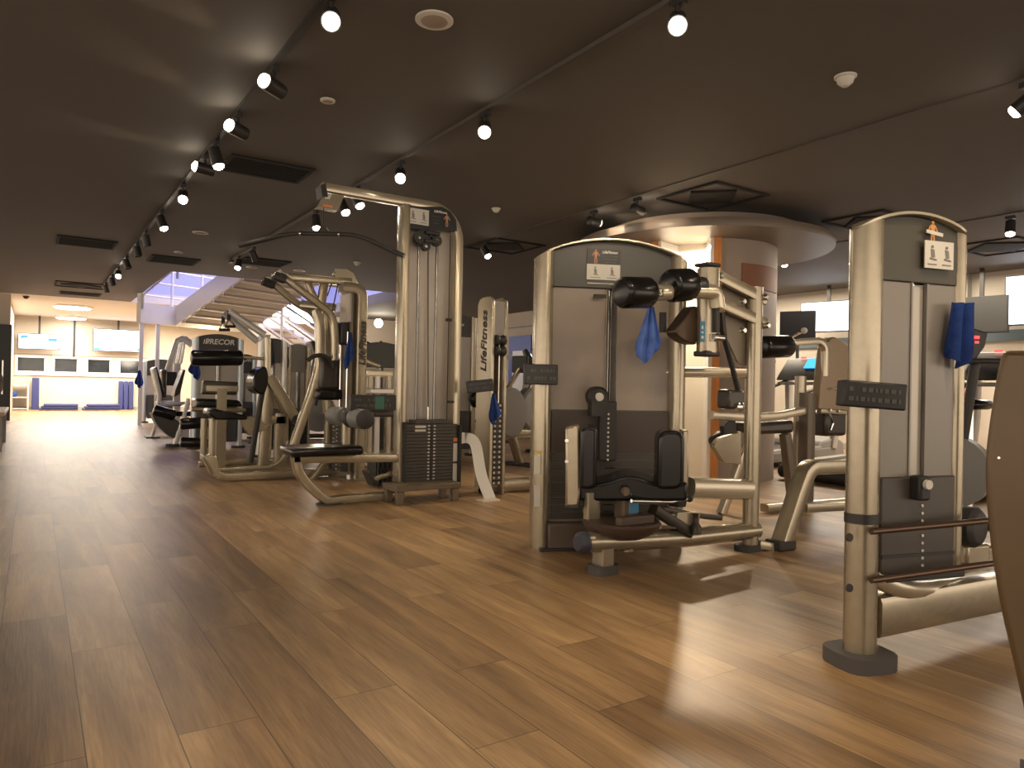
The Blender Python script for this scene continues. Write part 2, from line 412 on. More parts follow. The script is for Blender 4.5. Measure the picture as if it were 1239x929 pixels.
# lower flight comes down towards the machines
Q0 = P0 + stp * (W + .12) + zz * .15
dn = -run - V((0, 0, .5)); LD = Q0.z / .5
for k_ in (0, 1.0):
    b0 = Q0 + stp * k_
    part('stringer', MB().prism([b0 - zz * .16, b0 + dn * LD - zz * .0, b0 + dn * LD + zz * .12 , b0 + zz * .16], stp * .05), stw, st)
    railing(b0, b0 + dn * LD * .97, 1.0, 5)
mb = MB(); n = 13
for i in range(n): mb.box(Q0 + stp * .52 + dn * (LD * (i + .5) / n) + zz * .03, (.95, LD / n + .02, .04), Fr((0, 0), stp))
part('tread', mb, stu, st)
# bright pendants over the stairs
def pendant(P, label):
    t = thing('pendant_lamp', label, 'lamp', P, 'pendant lamps over the stairs')
    part('shade', MB().lathe(P, (0, 0, 1), [(-.16, .05), (-.12, .13), (0, .17), (.12, .12), (.17, .03)], 16), emis('pendant_glow', (1, .97, .92), 9), t)
    part('cord', MB().rod([P + V((0, 0, .16)), V((P.x, P.y, 5.55))], .008, 6), dark, t)
pendant(at_depth(217, 356, 19.0), 'glowing round pendant lamp left of the upper stair flight')
pendant(at_depth(342, 364, 17.0), 'glowing round pendant lamp right of the stair flight behind the rails')

# ------------------------------------------------------------------ ceiling fittings
def vent(x, y, w, d, label, square=False):
    t = thing('ceiling_vent', label, 'air vent', (x, y, CZ), 'dark ceiling vents')
    fm = mat('vent_dark', (.012, .011, .011), .9)
    part('frame', MB().box((x - w / 2, y, CZ - .008), (.03, d + .03, .016)).box((x + w / 2, y, CZ - .008), (.03, d + .03, .016)).box((x, y - d / 2, CZ - .008), (w - .03, .03, .016)).box((x, y + d / 2, CZ - .008), (w - .03, .03, .016)), fm, t)
    if square:
        part('diffuser', MB().lathe((x, y, CZ), (0, 0, -1), [(0, w * .42), (.02, w * .40), (.03, w * .2), (.022, .02)], 4), fm, t)
    else:
        m_ = MB(); n = max(4, int(d / .05))
        for i in range(n): m_.box((x, y - d / 2 + d * (i + .5) / n, CZ - .01), (w - .02, d / n * .35, .012))
        part('slats', m_, fm, t)
vent(1.55, 5.98, .62, .46, 'dark slatted ceiling vent left of the lat machine beam')
vent(.54, 10.64, .62, .6, 'dark slatted ceiling vent at far left before the windows')
vent(1.66, 11.37, .6, .6, 'dark slatted ceiling vent just before the stairwell opening')
vent(2.75, 10.66, .6, .55, 'dark slatted ceiling vent over the lat bar end')
vent(.72, 15.6, .8, .8, 'dark square ceiling vent near the far pale ceiling', True)
vent(.78, 17.2, .7, .5, 'small dark slatted vent at the edge of the dark ceiling')
vent(4.8, 7.43, .7, .7, 'dark square ceiling vent right of the lat machine', True)
vent(5.0, 4.35, .66, .66, 'dark square ceiling vent in front of the round canopy', True)
vent(6.95, 4.0, .7, .6, 'dark ceiling vent behind the nearest weight tower', True)
vent(9.26, 3.79, .9, .7, 'dark ceiling vent at far right near the treadmills', True)
def disc(name, x, y, r, h, label, cat, group, m=placard):
    t = thing(name, label, cat, (x, y, CZ), group)
    part('rim', MB().lathe((x, y, CZ), (0, 0, -1), [(0, r), (.008, r), (.012, r * .86)], 28), m, t)
    part('grille' if h < .02 else 'dome', MB().lathe((x, y, CZ), (0, 0, -1), [(.005, r * .84), (.01 + h * .6, r * .7), (.012 + h, r * .3)], 24), mat('speaker_grille', (.34, .28, .23), .7) if h < .02 else m, t)
disc('ceiling_speaker', 1.55, 3.05, .09, .004, 'round ceiling speaker nearest the camera, beside the brightest spotlight', 'speaker', 'round fittings in the ceiling')
disc('ceiling_speaker', 1.47, 4.30, .045, .004, 'small round ceiling fitting between the two spotlight tracks', 'speaker', 'round fittings in the ceiling')
disc('ceiling_speaker', 1.6, 9.03, .09, .004, 'round ceiling speaker beyond the slatted vent on the left', 'speaker', 'round fittings in the ceiling')
disc('ceiling_speaker', 1.61, 10.6, .06, .004, 'round ceiling fitting just before the vent near the stairwell', 'speaker', 'round fittings in the ceiling')
disc('ceiling_speaker', 2.73, 11.25, .09, .004, 'round ceiling fitting above the stair flight', 'speaker', 'round fittings in the ceiling')
disc('ceiling_speaker', 3.4, 11.09, .09, .004, 'round ceiling fitting above the long curved arms', 'speaker', 'round fittings in the ceiling')
disc('smoke_detector', 3.66, 2.27, .058, .045, 'cream domed detector on the ceiling above the nearest weight tower', 'detector', 'domed detectors')
disc('smoke_detector', 3.72, 5.92, .045, .03, 'small cream domed detector on the ceiling right of the lat machine', 'detector', 'domed detectors')
disc('smoke_detector', 3.82, 9.77, .055, .04, 'small cream domed detector above the lat machine pulley arms', 'detector', 'domed detectors')
disc('smoke_detector', -.15, 18.6, .07, .05, 'dark domed detector on the pale ceiling by the left pier', 'detector', 'domed detectors', dark)

for i, (x, y0, y1, lab) in enumerate(((1.06, 2.2, 15.4, 'long black lighting track on the left running to the far windows'), (2.31, 1.1, 10.8, 'black lighting track above the lat machine'), (4.45, .8, 9.2, 'black lighting track passing the round canopy disc'), (7.65, 1.0, 7.5, 'black lighting track near the right hand treadmills'))):
    t = thing('lighting_track', lab, 'light track', (x, (y0 + y1) / 2, CZ), 'lighting tracks')
    part('rail', MB().box((x, (y0 + y1) / 2, CZ - (.012 if i < 2 else .005)), ((.034, .022, .018, .018)[i], y1 - y0, .024 if i < 2 else .01)), dark if i == 0 else mat('track_brown', (.07, .06, .052), .6), t)
    part('feed_box', MB().box((x, y1 - .1, CZ - .03), (.04, .14, .05)), dark, t)

glow = emis('lamp_glow', (1, .87, .68), 14)
def spot(x, y, aim, label, power=60, on=True, vis=1.0, size=74, rr=.042, blend=.6):
    """track spotlight: can hung from the rail, aim = direction of the beam"""
    a = V(aim).normalized(); t = thing('track_spotlight', label, 'spotlight', (x, y, CZ - .024), 'track spotlights')
    c = V((x, y, CZ - .13))
    part('stem', MB().rod([V((x, y, CZ - .04)), c], .009, 8).box((x, y, CZ - .0415), (.035, .08, .03)), dark, t)
    part('can', MB().lathe(c - a * .07, a, [(0, .015), (.01, rr), (.13, rr + .002), (.14, rr + .002), (.14, rr - .004), (.118, rr - .005)], 18), dark, t)
    if on:
        part('lens', MB().lathe(c + a * .052, a, [(0, rr - .004), (.03, rr - .006), (.042, rr * .5)], 16), glow, t)
        l = bpy.data.lights.new('spot_beam', 'SPOT'); l.energy = power; l.color = (1, .78, .52); l.spot_size = math.radians(size); l.spot_blend = blend; l.shadow_soft_size = .035
        o = bpy.data.objects.new('spot_beam', l); COL.objects.link(o); o.parent = t
        o.location = (c + a * .085) - t.location; o.rotation_euler = a.to_track_quat('-Z', 'Y').to_euler()
    else:
        part('lens', MB().lathe(c + a * .052, a, [(0, rr - .006), (.004, rr - .007)], 16), placard, t)
def toward(x, y, px=None, k=1.0):     # beam leaning to the camera
    d = V((0, 0, H)) - V((x, y, CZ - .13)); return V((d.x, d.y, -.75 * math.hypot(d.x, d.y)))
X1, X2, X3 = 1.06, 2.31, 4.45
for y, ps, lab in ((3.08, 70, 'brightest lit spotlight on the left track, nearest the camera'), (6.82, 60, 'bright spotlight on the left track beside its two dark cans'), (12.5, 60, 'bright spotlight at the far end of the left track')):
    spot(X1, y, toward(X1, y), lab, ps)
for y, ps, lab in ((3.83, 70, 'lit spotlight on the lat machine track, nearest the camera'), (5.06, 60, 'lit spotlight right above the lat machine beam')):
    spot(X2, y, toward(X2, y), lab, ps)
spot(X2, 2.22, toward(X2, 2.22), 'lit spotlight at the top edge right of centre', 60)
for y, d, lab in ((5.46, (.25, -.2, -1), 'lit can pointing down just beyond the third spotlight on the left track'), (8.06, (.3, -.3, -1), 'lit can hanging below the bright spotlight on the left track')):
    spot(X1, y, d, lab, 40)
for y, d, lab in ((9.25, (.2, 0, -1), 'unlit can on the left track, first beyond the bright one'), (10.1, (.2, -.1, -1), 'unlit can on the left track, second beyond the bright one'), (11.3, (.3, -.2, -1), 'unlit can on the left track, third beyond the bright one'), (13.5, (.2, -.1, -1), 'unlit can just beyond the far bright spotlight'), (14.7, (.3, .1, -1), 'last unlit can at the end of the left track')):
    spot(X1, y, d, lab, on=False)
# spots that rake over the ceiling to the left
for y, pw, lab in ((3.98, 30, 'lit spotlight raking the ceiling leftwards, second from the camera on the left track'), (4.80, 28, 'lit spotlight raking the ceiling leftwards, third from the camera on the left track'), (5.84, 30, 'spotlight turned left along the ceiling, farthest of the three')):
    spot(X1, y, (-1, -.62 if y < 5 else -.1, .10), lab, pw * .6, size=40, blend=.8)
for y, d, lab in ((5.95, (.3, -.5, -1), 'lit can tucked under the lat machine top beam'), (6.28, (.2, -.6, -1), 'lit can beside the hanging end plate of the lat machine'), (7.03, (0, -.3, -1), 'lit can on the lat machine track over the lat bar'), (10.25, (-.3, -.5, -1), 'lit can at the far end of the lat machine track')):
    spot(X2, y, d, lab, 45)
spot(X2, 9.45, (.5, .2, -1), 'unlit can on the lat machine track near its far end', on=False)
d = CC + V((0, 0, 2.5)) - V((X3, 5.3, 2.5))
spot(X3, 5.32, (d.x, d.y, -.05), 'dark can aimed at the left rim of the round canopy', 26, size=70)
spot(X3, 4.72, (1, .3, -.05), 'dark can aimed at the front rim of the round canopy', 26, size=70)
spot(X3, 7.3, (.2, -.6, -1), 'dark can left of the round canopy behind the torso tower', 50)
spot(7.65, 5.5, toward(7.65, 5.5), 'bright spotlight in front of the round pillar', 60)
spot(7.65, 3.05, (-.3, -.1, -1), 'lit spotlight at the right edge above the treadmills', 60)
spot(7.65, 6.6, (.6, .2, -1), 'lit can by the treadmill screens', 60)
spot(7.65, 4.2, (.2, .1, -1), 'lit can hidden behind the nearest tower', 60)
for x, y, d in ((X1, 2.2, (.3, .9, -.6)), (X2, 1.2, (.1, 1, -.6)), (X2, -.2, (.1, 1, -.7)), (X3, .9, (-.4, 1, -.65)), (X3, 1.7, (-.2, .9, -.7)), (X1, 1.3, (.1, .1, -1)), (X1, .3, (-.1, .3, -1)), (X2, .5, (.1, .3, -1)), (X1, 1.8, (.5, .3, -1))):  # unseen spots added overhead to light the machine fronts and near floor
    spot(x, y, d, 'unseen track spotlight added above to light the machines and floor', 95, size=62)

# pale ceiling panels at the far end
for P, w, lab in ((on_z(88, 370, CZ), 1.0, 'rounded white ceiling light panel nearer the dark ceiling'), (on_z(86, 383, CZ), .95, 'rounded white ceiling light panel nearer the far windows')):
    t = thing('ceiling_light_panel', lab, 'ceiling light', P, 'far ceiling light panels')
    part('frame', MB().lathe(P, (0, 0, -1), [(0, w * .42), (.04, w * .42), (.05, w * .38)], 32), white, t)
    part('diffuser', MB().lathe(P + V((0, 0, -.05)), (0, 0, -1), [(0, w * .38), (.02, w * .36)], 32), emis('panel_glow', (1, .96, .9), 8), t)
for x, y in ((393, 0), (0, 0)): pass
for P, r, lab in ((at_depth(333, 394, 18.5), .34, 'oval white ceiling lamp low behind the stair rails, left one'), (at_depth(368, 386, 18.0), .34, 'oval white ceiling lamp behind the stair rails, right one'), (at_depth(458, 391, 17.6), .10, 'small round wall lamp behind the pulldown machine')):
    solo('wall_lamp', MB().lathe(P, (0, 0, 1), [(-.10, r * .5), (-.06, r * .9), (0, r), (.06, r * .9), (.1, r * .5)], 24), emis('panel_glow2', (1, .97, .93), 7), lab, 'lamp', 'lamps behind the stairs')
def area(P, rot, sx, sy, e, col, name='overhead_area'):
    l = bpy.data.lights.new(name, 'AREA'); l.shape = 'RECTANGLE'; l.size = sx; l.size_y = sy; l.energy = e; l.color = col
    o = bpy.data.objects.new(name, l); COL.objects.link(o); o.location = P; o.rotation_euler = rot; return o
area((1.4, 21.6, 2.55), (0, 0, 0), 5, 4, 400, (1, .88, .72))
area((4.0, 16.2, 5.45), (0, 0, 0), 4, 4, 200, (.55, .53, 1.0))
area((3.9, 15.5, 5.4), (0, 0, 0), 4, 4, 25, (1, .95, .9))  # white fill light added inside the stairwell void
for P_, e_ in (((3.2, 16.6, 1.7), 22), ((4.9, 14.2, 1.2), 22), ((7.2, 16.8, 2.2), 25)):  # warm point lights added without fittings, to brighten the stair underside
    l_ = bpy.data.lights.new('stair_fill', 'POINT'); l_.energy = e_; l_.color = (1, .86, .66); l_.shadow_soft_size = .3; o_ = bpy.data.objects.new('stair_fill', l_); COL.objects.link(o_); o_.location = P_
area((9.9, 5.5, 2.6), (0, 0, 0), 1.2, 6, 150, (1, .84, .64))  # unseen light added over the treadmills to brighten the right wall
nl = CC - view * .62 + V((0, 0, 2.38)); area(nl - view * .02, (0, 0, 0), .3, .12, 45, (1, .82, .58), 'niche_fill')  # added area light with no fitting, brightening the niche

# ------------------------------------------------------------------ screens, posters, mats at the back
def tv(name, c, ex, w, h, label, m, frame_m=blackp, bracket=True):
    c = V(c); ex = V(ex).normalized(); n = V((ex.y, -ex.x, 0)); f = Fr((0, 0), ex)
    t = thing(name, label, 'television', c)
    part('case', MB().box(c, (w + .04, .05, h + .04), f), frame_m, t, bevel=.006)
    part('screen', MB().box(c - f.v * .028, (w, .006, h), f), m, t)
    if bracket: part('bracket', MB().box(c + f.v * .06 + V((0, 0, (CZ - c.z) / 2)), (.05, .04, CZ - c.z), f).box(c + f.v * .04, (.2, .06, .2), f), dark, t)
    return t, f
t, f = tv('wall_screen', (.13, YF - .35, 1.92), (1, -.08, 0), .95, .40, 'small lit screen with blue picture hanging from a pole', screen_w)
part('picture', MB().prism([f.p(*a) for a in []] or [V((-.3, YF - .37 + .0, 1.98)), V((-.12, YF - .385, 2.02)), V((-.15, YF - .385, 2.08)), V((-.3, YF - .37, 2.08))], (0, -.01, 0)).box((.45, YF - .415, 1.98), (.22, .01, .09), f), emis('screen_blue', (.05, .25, .8), 1.2), t)
t, f = tv('wall_screen', (2.10, YF - .3, 2.05), (1, .02, 0), 1.28, .62, 'large glowing white screen on the far wall', screen_w)
part('picture', MB().box((1.55, YF - .34, 1.78), (.16, .01, .06), f).box((2.65, YF - .32, 1.80), (.1, .01, .08), f), emis('screen_teal', (.02, .5, .5), 1.2), t)
part('picture', MB().box((2.3, YF - .33, 1.76), (.4, .01, .03), f), emis('screen_purple', (.25, .02, .5), 1.2), t)
c = on_X(1001, 383, 10.6); tv('wall_screen', c, (.25, -1, 0), .80, .46, 'white glowing screen hanging by the right wall behind the machines', emis('screen_pale', (.8, .88, 1), 2.6))
c = on_X(1186, 381, 10.6); tv('wall_screen', c, (.15, -1, 0), .62, .46, 'switched off grey screen beside the blue cloth', mat('screen_grey', (.02, .02, .019), .5))
c = on_X(1252, 362, 10.7); tv('wall_screen', c, (.1, -1, 0), .62, .62, 'lit screen cut by the right edge of the photo', emis('screen_pale', (.8, .88, 1), 2.6))
def standmat(x0, x1, z1, label, n):
    for i in range(n):
        w = (x1 - x0) / n
        solo('exercise_mat', MB().box(((x0 + w * (i + .5)), YF - .12, z1 / 2), (w * .9, .12, z1)), matblue, label[i], 'exercise mat', 'blue mats by the far wall', bevel=.02)
standmat(-.02, .17, .9, ['blue mat standing alone against the wall left of the lying mats'], 1)
standmat(2.14, 2.55, .85, ['blue mat on end under the big screen, left one of three', 'blue mat on end under the big screen, middle one of three', 'blue mat on end under the big screen, right one of three'], 3)
for a, b, lab in ((.16, 1.08, 'blue mats lying flat under the windows, left stack'), (1.2, 2.12, 'blue mats lying flat under the windows, right stack')):
    t = thing('mat_stack', lab, 'exercise mats', ((a + b) / 2, YF - .6, 0), 'blue mats by the far wall')
    for k in range(3): part('mat', MB().box(((a + b) / 2 + .03 * k, YF - .6 - .02 * k, .03 + .06 * k), (b - a - .05 * k, .6, .055)), matblue, t, bevel=.012)
# rack at far left
t = thing('storage_rack', 'small open white rack against the far wall beside a blue mat', 'rack', (-.3, YF - .35, 0))
for x in (-.5, -.1): part('upright', MB().box((x, YF - .3, .35), (.03, .4, .7)), white, t)
for z in (.03, .35, .69): part('shelf', MB().box((-.3, YF - .3, z), (.38, .4, .02)), white, t)
solo('folded_towel', MB().box((-.42, YF - .35, .43), (.14, .25, .14)), towel, 'bundled blue cloth on the middle shelf of the small rack', 'cloth', bevel=.04)
# bench at the left edge
t = thing('wooden_bench', 'pale wooden bench cut by the left edge of the photo', 'bench', (-.75, 11.6, 0))
wood = mat('pale_wood', (.50, .36, .2), .45, noise=.15, nscale=6, stretch=(8, 1, 8))
part('seat', MB().box((-.75, 11.6, .46), (.95, 1.9, .05)), wood, t, bevel=.01)
part('end_panel', MB().box((-.75, 10.8, .215), (.9, .06, .43)), concrete, t, bevel=.005); part('end_panel', MB().box((-.75, 12.4, .215), (.9, .06, .43)), concrete, t, bevel=.005)
m_ = MB().sweep(spline([(-.62, 11.1, .63), (-.45, 11.25, .72), (-.42, 11.5, .88), (-.6, 11.9, 1.0)]), [(.14 * math.cos(a * PI / 5), .10 * math.sin(a * PI / 5)) for a in range(10)], (0, 0, 1))
solo('jacket', m_, mat('khaki_cloth', (.22, .18, .12), .9, noise=.2, bump=.5), 'rumpled khaki jacket heaped on the wooden bench', 'jacket')
solo('folded_towel', MB().box((-.5, 10.95, .50), (.34, .3, .035)), white, 'folded white towel on the near end of the wooden bench', 'towel', bevel=.012)

# =================================================================== machines
def foot(mb, c, fr, a=.085, b=.045, h=.03):
    """rounded rubber foot"""
    pts = []
    for k in range(16):
        t = 2 * PI * k / 16; x = math.cos(t); y = math.sin(t)
        pts.append(V(c) + fr.u * (a * math.copysign(abs(x) ** .6, x)) + fr.v * (b * math.copysign(abs(y) ** .6, y)))
    return mb.prism(pts, (0, 0, h))
def sway_cloth(P, fr, w, h, fold=.03, seed=0, tip=True):
    """cloth hanging from one point P: folds, ragged hem, real thickness"""
    rn = random.Random(seed); m_ = MB(); nx, nz = 9, 10; vs = []; fs = []
    for s_ in (0, 1):
        for j in range(nz + 1):
            g = j / nz; ww = w * (.22 + .78 * min(1, g * 1.35)) if tip else w * (.8 + .2 * g)
            if g > .8: ww *= 1 - (g - .8) * .8
            for i in range(nx + 1):
                a = i / nx - .5
                y = fold * math.sin(a * 14 + seed) * (.4 + .6 * g) + s_ * .006
                z = -h * g * (1 - .42 * abs(a + .3 * math.sin(seed)) * g)
                vs.append(V(P) + fr.u * (a * ww + .02 * g * math.sin(seed * 2)) + fr.v * y + V((0, 0, z)))
    n = (nx + 1) * (nz + 1)
    for j in range(nz):
        for i in range(nx):
            a = j * (nx + 1) + i; fs.append((a, a + 1, a + nx + 2, a + nx + 1)); fs.append((a + n, a + n + nx + 1, a + n + nx + 2, a + n + 1))
    for j in range(nz):
        a = j * (nx + 1); fs.append((a, a + nx + 1, a + nx + 1 + n, a + n)); b = a + nx; fs.append((b, b + n, b + nx + 1 + n, b + nx + 1))
    for i in range(nx):
        fs.append((i, i + n, i + 1 + n, i + 1)); a = nz * (nx + 1) + i; fs.append((a, a + 1, a + 1 + n, a + n))
    return m_.add(vs, fs)
def board(name, c, fr, w, h, label, tilt=0.0, d=.05, rows=2, group='black number holders', accent=None, off=0):
    """black plastic holder with raised embossed strip marks, strapped round a post"""
    t = thing(name, label, 'holder', c, group)
    R_ = Matrix.Rotation(tilt, 3, fr.v)
    part('case', MB().box(c, (w, d, h), fr, R_), blackp, t, bevel=.006)
    mk = MB(); rn = random.Random(int(c.x * 100))
    for r in range(rows):
        x = -w * .42
        while x < w * .38:
            k = rn.uniform(.006, .016)
            if rn.random() < .8: mk.box(V(c) + R_ @ (fr.u * (x + k / 2) - fr.v * (d / 2 + .001) + V((0, 0, h * (.18 - .36 * r)))), (k, .002, h * .16), fr, R_)
            x += k + .007
    part('embossed_marks', mk, mat('dull_grey_mark', (.06, .058, .055), .5), t)
    if accent: part('green_tag', MB().box(V(c) + R_ @ (fr.u * (w * off) - fr.v * (d / 2 + .002)), (w * .2, .004, h * .8), fr, R_), accent, t)
    return t
def stack(parent, fr, u0, u1, v, z0, z1, n, m=stackm, d=.11, dots=True, name='weight_plate'):
    """weight stack: each plate is its own part"""
    dz = (z1 - z0) / n; c = (u0 + u1) / 2
    for i in range(n):
        p = part(name, MB().box(fr.p(c, v, z0 + dz * (i + .5)), (u1 - u0, d, dz * .88), fr), m, parent)
        if dots: part('number_tag', MB().box(fr.p(c - .025, v - d / 2 - .001, z0 + dz * (i + .5)), (.018, .002, dz * .4), fr).box(fr.p(c + .025, v - d / 2 - .001, z0 + dz * (i + .5)), (.018, .002, dz * .4), fr), placard, p)
def oval(a, b, n=18): return [(a * math.cos(2 * PI * k / n), b * math.sin(2 * PI * k / n)) for k in range(n)]
def column(fr, u, v, z0, z1, a, b):
    """vertical tube of oval section, a along u, b along v"""
    return MB().sweep([fr.p(u, v, z0), fr.p(u, v, z1)], oval(a, b, 24), fr.u)
def pad(fr, c, sz, rot=None): return MB().box(c, sz, fr, rot)
def person_plate(fr, u, v, z, s, parent, m=skin):
    """tiny printed figure on the sign: head, torso, arms, legs"""
    m_ = MB(); P = lambda a, b: fr.p(u + a * s, v, z + b * s)
    m_.prism([P(-.25, .55), P(-.1, .62), P(.1, .62), P(.25, .55), P(.18, .2), P(.14, -.1), P(-.14, -.1), P(-.18, .2)], -fr.v * .002)
    m_.lathe(P(0, .78), -fr.v, [(0, .12 * s), (.002, .12 * s)], 12)
    for sx in (-1, 1):
        m_.prism([P(sx * .25, .55), P(sx * .42, .3), P(sx * .5, .05), P(sx * .4, .05), P(sx * .32, .28), P(sx * .2, .42)], -fr.v * .002)
        m_.prism([P(sx * .14, -.1), P(sx * .2, -.5), P(sx * .16, -.9), P(sx * .06, -.9), P(sx * .08, -.5), P(sx * .01, -.1)], -fr.v * .002)
    return part('printed_figure', m_, m, parent)
def diagram(fr, u, v, z, w, h, parent, n=2):
    p = part('instruction_card', MB().box(fr.p(u, v, z), (w, .004, h), fr), placard, parent)
    m_ = MB(); g = mat('print_grey', (.2, .19, .18), .6)
    for k in range(n):
        uu = u + (k - (n - 1) / 2) * w / n
        m_.lathe(fr.p(uu, v - .002, z + h * .28), -fr.v, [(0, h * .06), (.002, h * .06)], 10)
        m_.prism([fr.p(uu - h * .08, v - .002, z + h * .2), fr.p(uu + h * .08, v - .002, z + h * .18), fr.p(uu + h * .12, v - .002, z - h * .1), fr.p(uu - h * .04, v - .002, z - h * .12)], -fr.v * .002)
        m_.prism([fr.p(uu - h * .12, v - .002, z - h * .12), fr.p(uu + h * .2, v - .002, z - h * .16), fr.p(uu + h * .2, v - .002, z - h * .22), fr.p(uu - h * .12, v - .002, z - h * .18)], -fr.v * .002)
        m_.box(fr.p(uu, v - .003, z - h * .36), (w / n * .6, .002, h * .04), fr)
    part('diagram_print', m_, g, p)

def arch_tower(t, fr, w, ze, zt, zb, zs, post_a=.055, post_b=.11, pm=champ, head=panelm, sh=greyp, z_head=None, base_z=0.0, right_z=0.0, cap=True, slot=False, ar=None):
    """selectorised weight tower: two oval columns, arched head panel, shroud with a slot, stack behind
       w width, ze height at the columns, zt at the arch crown, zs lower edge of the head, zb foot of the shroud"""
    n = 14; a = post_a; ar = ar or a
    archz = lambda u: ze + (zt - ze) * max(0.0, 1 - ((u - w / 2) / (w / 2)) ** 2) ** .9
    for k, (u, zlow, a_) in enumerate(((a, base_z, a), (w - ar, right_z, ar))):
        c = column(fr, u, 0, zlow, ze + .2, a_, post_b if a_ == a else post_b * .7)
        for i, p in enumerate(c.v):          # the crown of the column follows the arch
            if p.z > ze: c.v[i].z = archz(min(w - .001, max(.001, (p - fr.O).dot(fr.u)))) - .003
        part('column', c, pm, t)
    u0, u1 = 2 * a * .93, w - 2 * ar * .93
    pts = [fr.p(u0, -post_b * .45, zs)] + [fr.p(u0 + (u1 - u0) * i / n, -post_b * .45, archz(u0 + (u1 - u0) * i / n) - .006) for i in range(n + 1)] + [fr.p(u1, -post_b * .45, zs)]
    hd = part('head_panel', MB().prism(pts, fr.v * post_b * .9), head, t, bevel=.004)
    if cap:
        pth = [fr.p(w * i / n, 0, archz(w * i / n * .999 + .0005)) for i in range(n + 1)]
        part('arch_trim', MB().sweep(pth, [(-post_b, -.004), (post_b, -.004), (post_b, .005), (-post_b, .005)], fr.v, scale=[max(.15, math.sqrt(max(0, 1 - max(0, 1 - min(i, n - i) / n * w / a) ** 2))) for i in range(n + 1)]), champ_l if pm is champ else pm, t)
    c = (u0 + u1) / 2; sw = .035
    part('shroud', MB().box(fr.p((u0 + c - sw) / 2, -post_b * .2, (zb + zs) / 2), (c - sw - u0, .015, zs - zb), fr).box(fr.p((u1 + c + sw) / 2, -post_b * .2, (zb + zs) / 2), (u1 - c - sw, .015, zs - zb), fr), sh, t, bevel=.003)
    part('rear_shroud', MB().box(fr.p(c, post_b * .8, (zb + zs) / 2), (u1 - u0, .012, zs - zb), fr), greyl, t)
    for s in (-1, 1): part('slot_edge', MB().box(fr.p(c + s * sw, -post_b * .28, (zb + zs) / 2), (.007, .016, zs - zb), fr), sh, t)
    if slot: part('slot_panel', MB().box(fr.p(c, -.004, (zs + zb) / 2), (sw * 2 - .012, .006, (zs - zb) * .98), fr), mat('polished_slot', (.36, .33, .29), .2, .3), t)
    part('guide_rod', MB().rod([fr.p(c - .012, 0, zb), fr.p(c - .012, 0, zs)], .006, 8), chrome, t); part('guide_rod', MB().rod([fr.p(c + .012, 0.03, zb), fr.p(c + .012, .03, zs)], .006, 8), chrome, t)
    return hd, c, u0, u1

# ------------------------------------------------------------------ A: lat pulldown (E)
f = Fr((2.52, 5.3), (1, 0)); q = f.q
t = thing('lat_pulldown_machine', 'tall cream lat pulldown with arched mast, wide hanging bar and a full weight stack', 'gym machine', (2.52, 5.3, 0))
v0 = 0
lp = [q(357, 552), q(362, 572), q(378, 592), q(396, 604), q(416, 605), q(481, 600)]
lp = [V((p.x, p.y, max(p.z, .03))) for p in lp]; lp[-1].z = lp[-2].z = lp[-3].z = .032
part('curved_base_tube', MB().bar(spline(lp), .09, .062, f.v), champ, t)
part('seat_rail', MB().bar([q(354, 555), q(480, 554)], .09, .06, f.v), champ, t)
part('foot', foot(MB(), V((lp[3].x + .02, 5.3, 0)), f, .1, .06, .012), black, t)
part('seat_pad', MB().box((q(345, 545) + q(431, 545)) / 2 + V((0, 0, .005)), ((q(431, 545) - q(345, 545)).length, .34, .07), f), leather, t, bevel=.03, seg=4)
part('seat_cover', MB().box(q(412, 541) + V((0, 0, .012)), (.17, .3, .02), f), black, t, bevel=.008)
# thigh rollers
rp = q(418, 552); part('roller_post', MB().bar([rp, V((rp.x, 5.3, q(418, 497).z))], .055, .055, (0, 1, 0)), champ, t)
rc = q(423, 505); 
part('thigh_bar', MB().rod([V((rc.x, 5.0, rc.z)), V((rc.x, 5.75, rc.z))], .02), chrome, t)
part('thigh_roller', MB().roll((rc.x, 4.98, rc.z), (rc.x, 5.20, rc.z), .075), mat('grey_foam', (.15, .155, .15), .5), t); part('thigh_roller', MB().roll((rc.x, 5.42, rc.z), (rc.x, 5.66, rc.z), .075), MATS['grey_foam'], t)
part('end_cap', MB().lathe((rc.x, 4.995, rc.z), (0, -1, 0), [(0, .07), (.012, .072), (.02, .06)], 24), black, t)
part('end_cap', MB().lathe((rc.x, 5.21, rc.z), (0, 1, 0), [(0, .07), (.03, .076), (.06, .076), (.09, .07)], 24), black, t)
part('adjust_knob', MB().ball((rp.x + .06, 5.22, q(418, 485).z), .03), black, t)
# mast, beam and arch
mast_x = q(481, 500).x
part('mast', MB().bar([V((mast_x + .02, 5.3, 0)), V((mast_x + .02, 5.3, q(481, 247).z))], .13, .055, f.v, .10), champ, t)
zb = q(391, 227).z
xr = q(551.5, 400).x
arch = [V((q(389, 230).x, 5.3, zb)), V((xr - .30, 5.3, zb))]
for k in range(9):
    a = PI / 2 * k / 8; arch.append(V((xr - .26 + .26 * math.sin(a), 5.3, zb - .26 + .26 * math.cos(a))))
arch += [V((xr, 5.3, .0))]
part('arched_beam', MB().bar(arch, .085, .068, f.v, .12), champ_l, t)
part('beam_end_plate', MB().prism([q(388, 224, -.06), q(394, 221, -.06), q(397, 238, -.06), q(390, 238, -.06)], f.v * .12), dark, t)
br = part('pulley_bracket', MB().prism([q(392, 234, -.04), q(417, 236, -.04), q(409, 255, -.04), q(384, 250, -.04)], f.v * .08), champ, t)
part('warning_label', MB().prism([q(394, 235.5, -.042), q(401, 236, -.042), q(399, 241, -.042), q(393, 240.5, -.042)], -f.v * .002), placard, br)
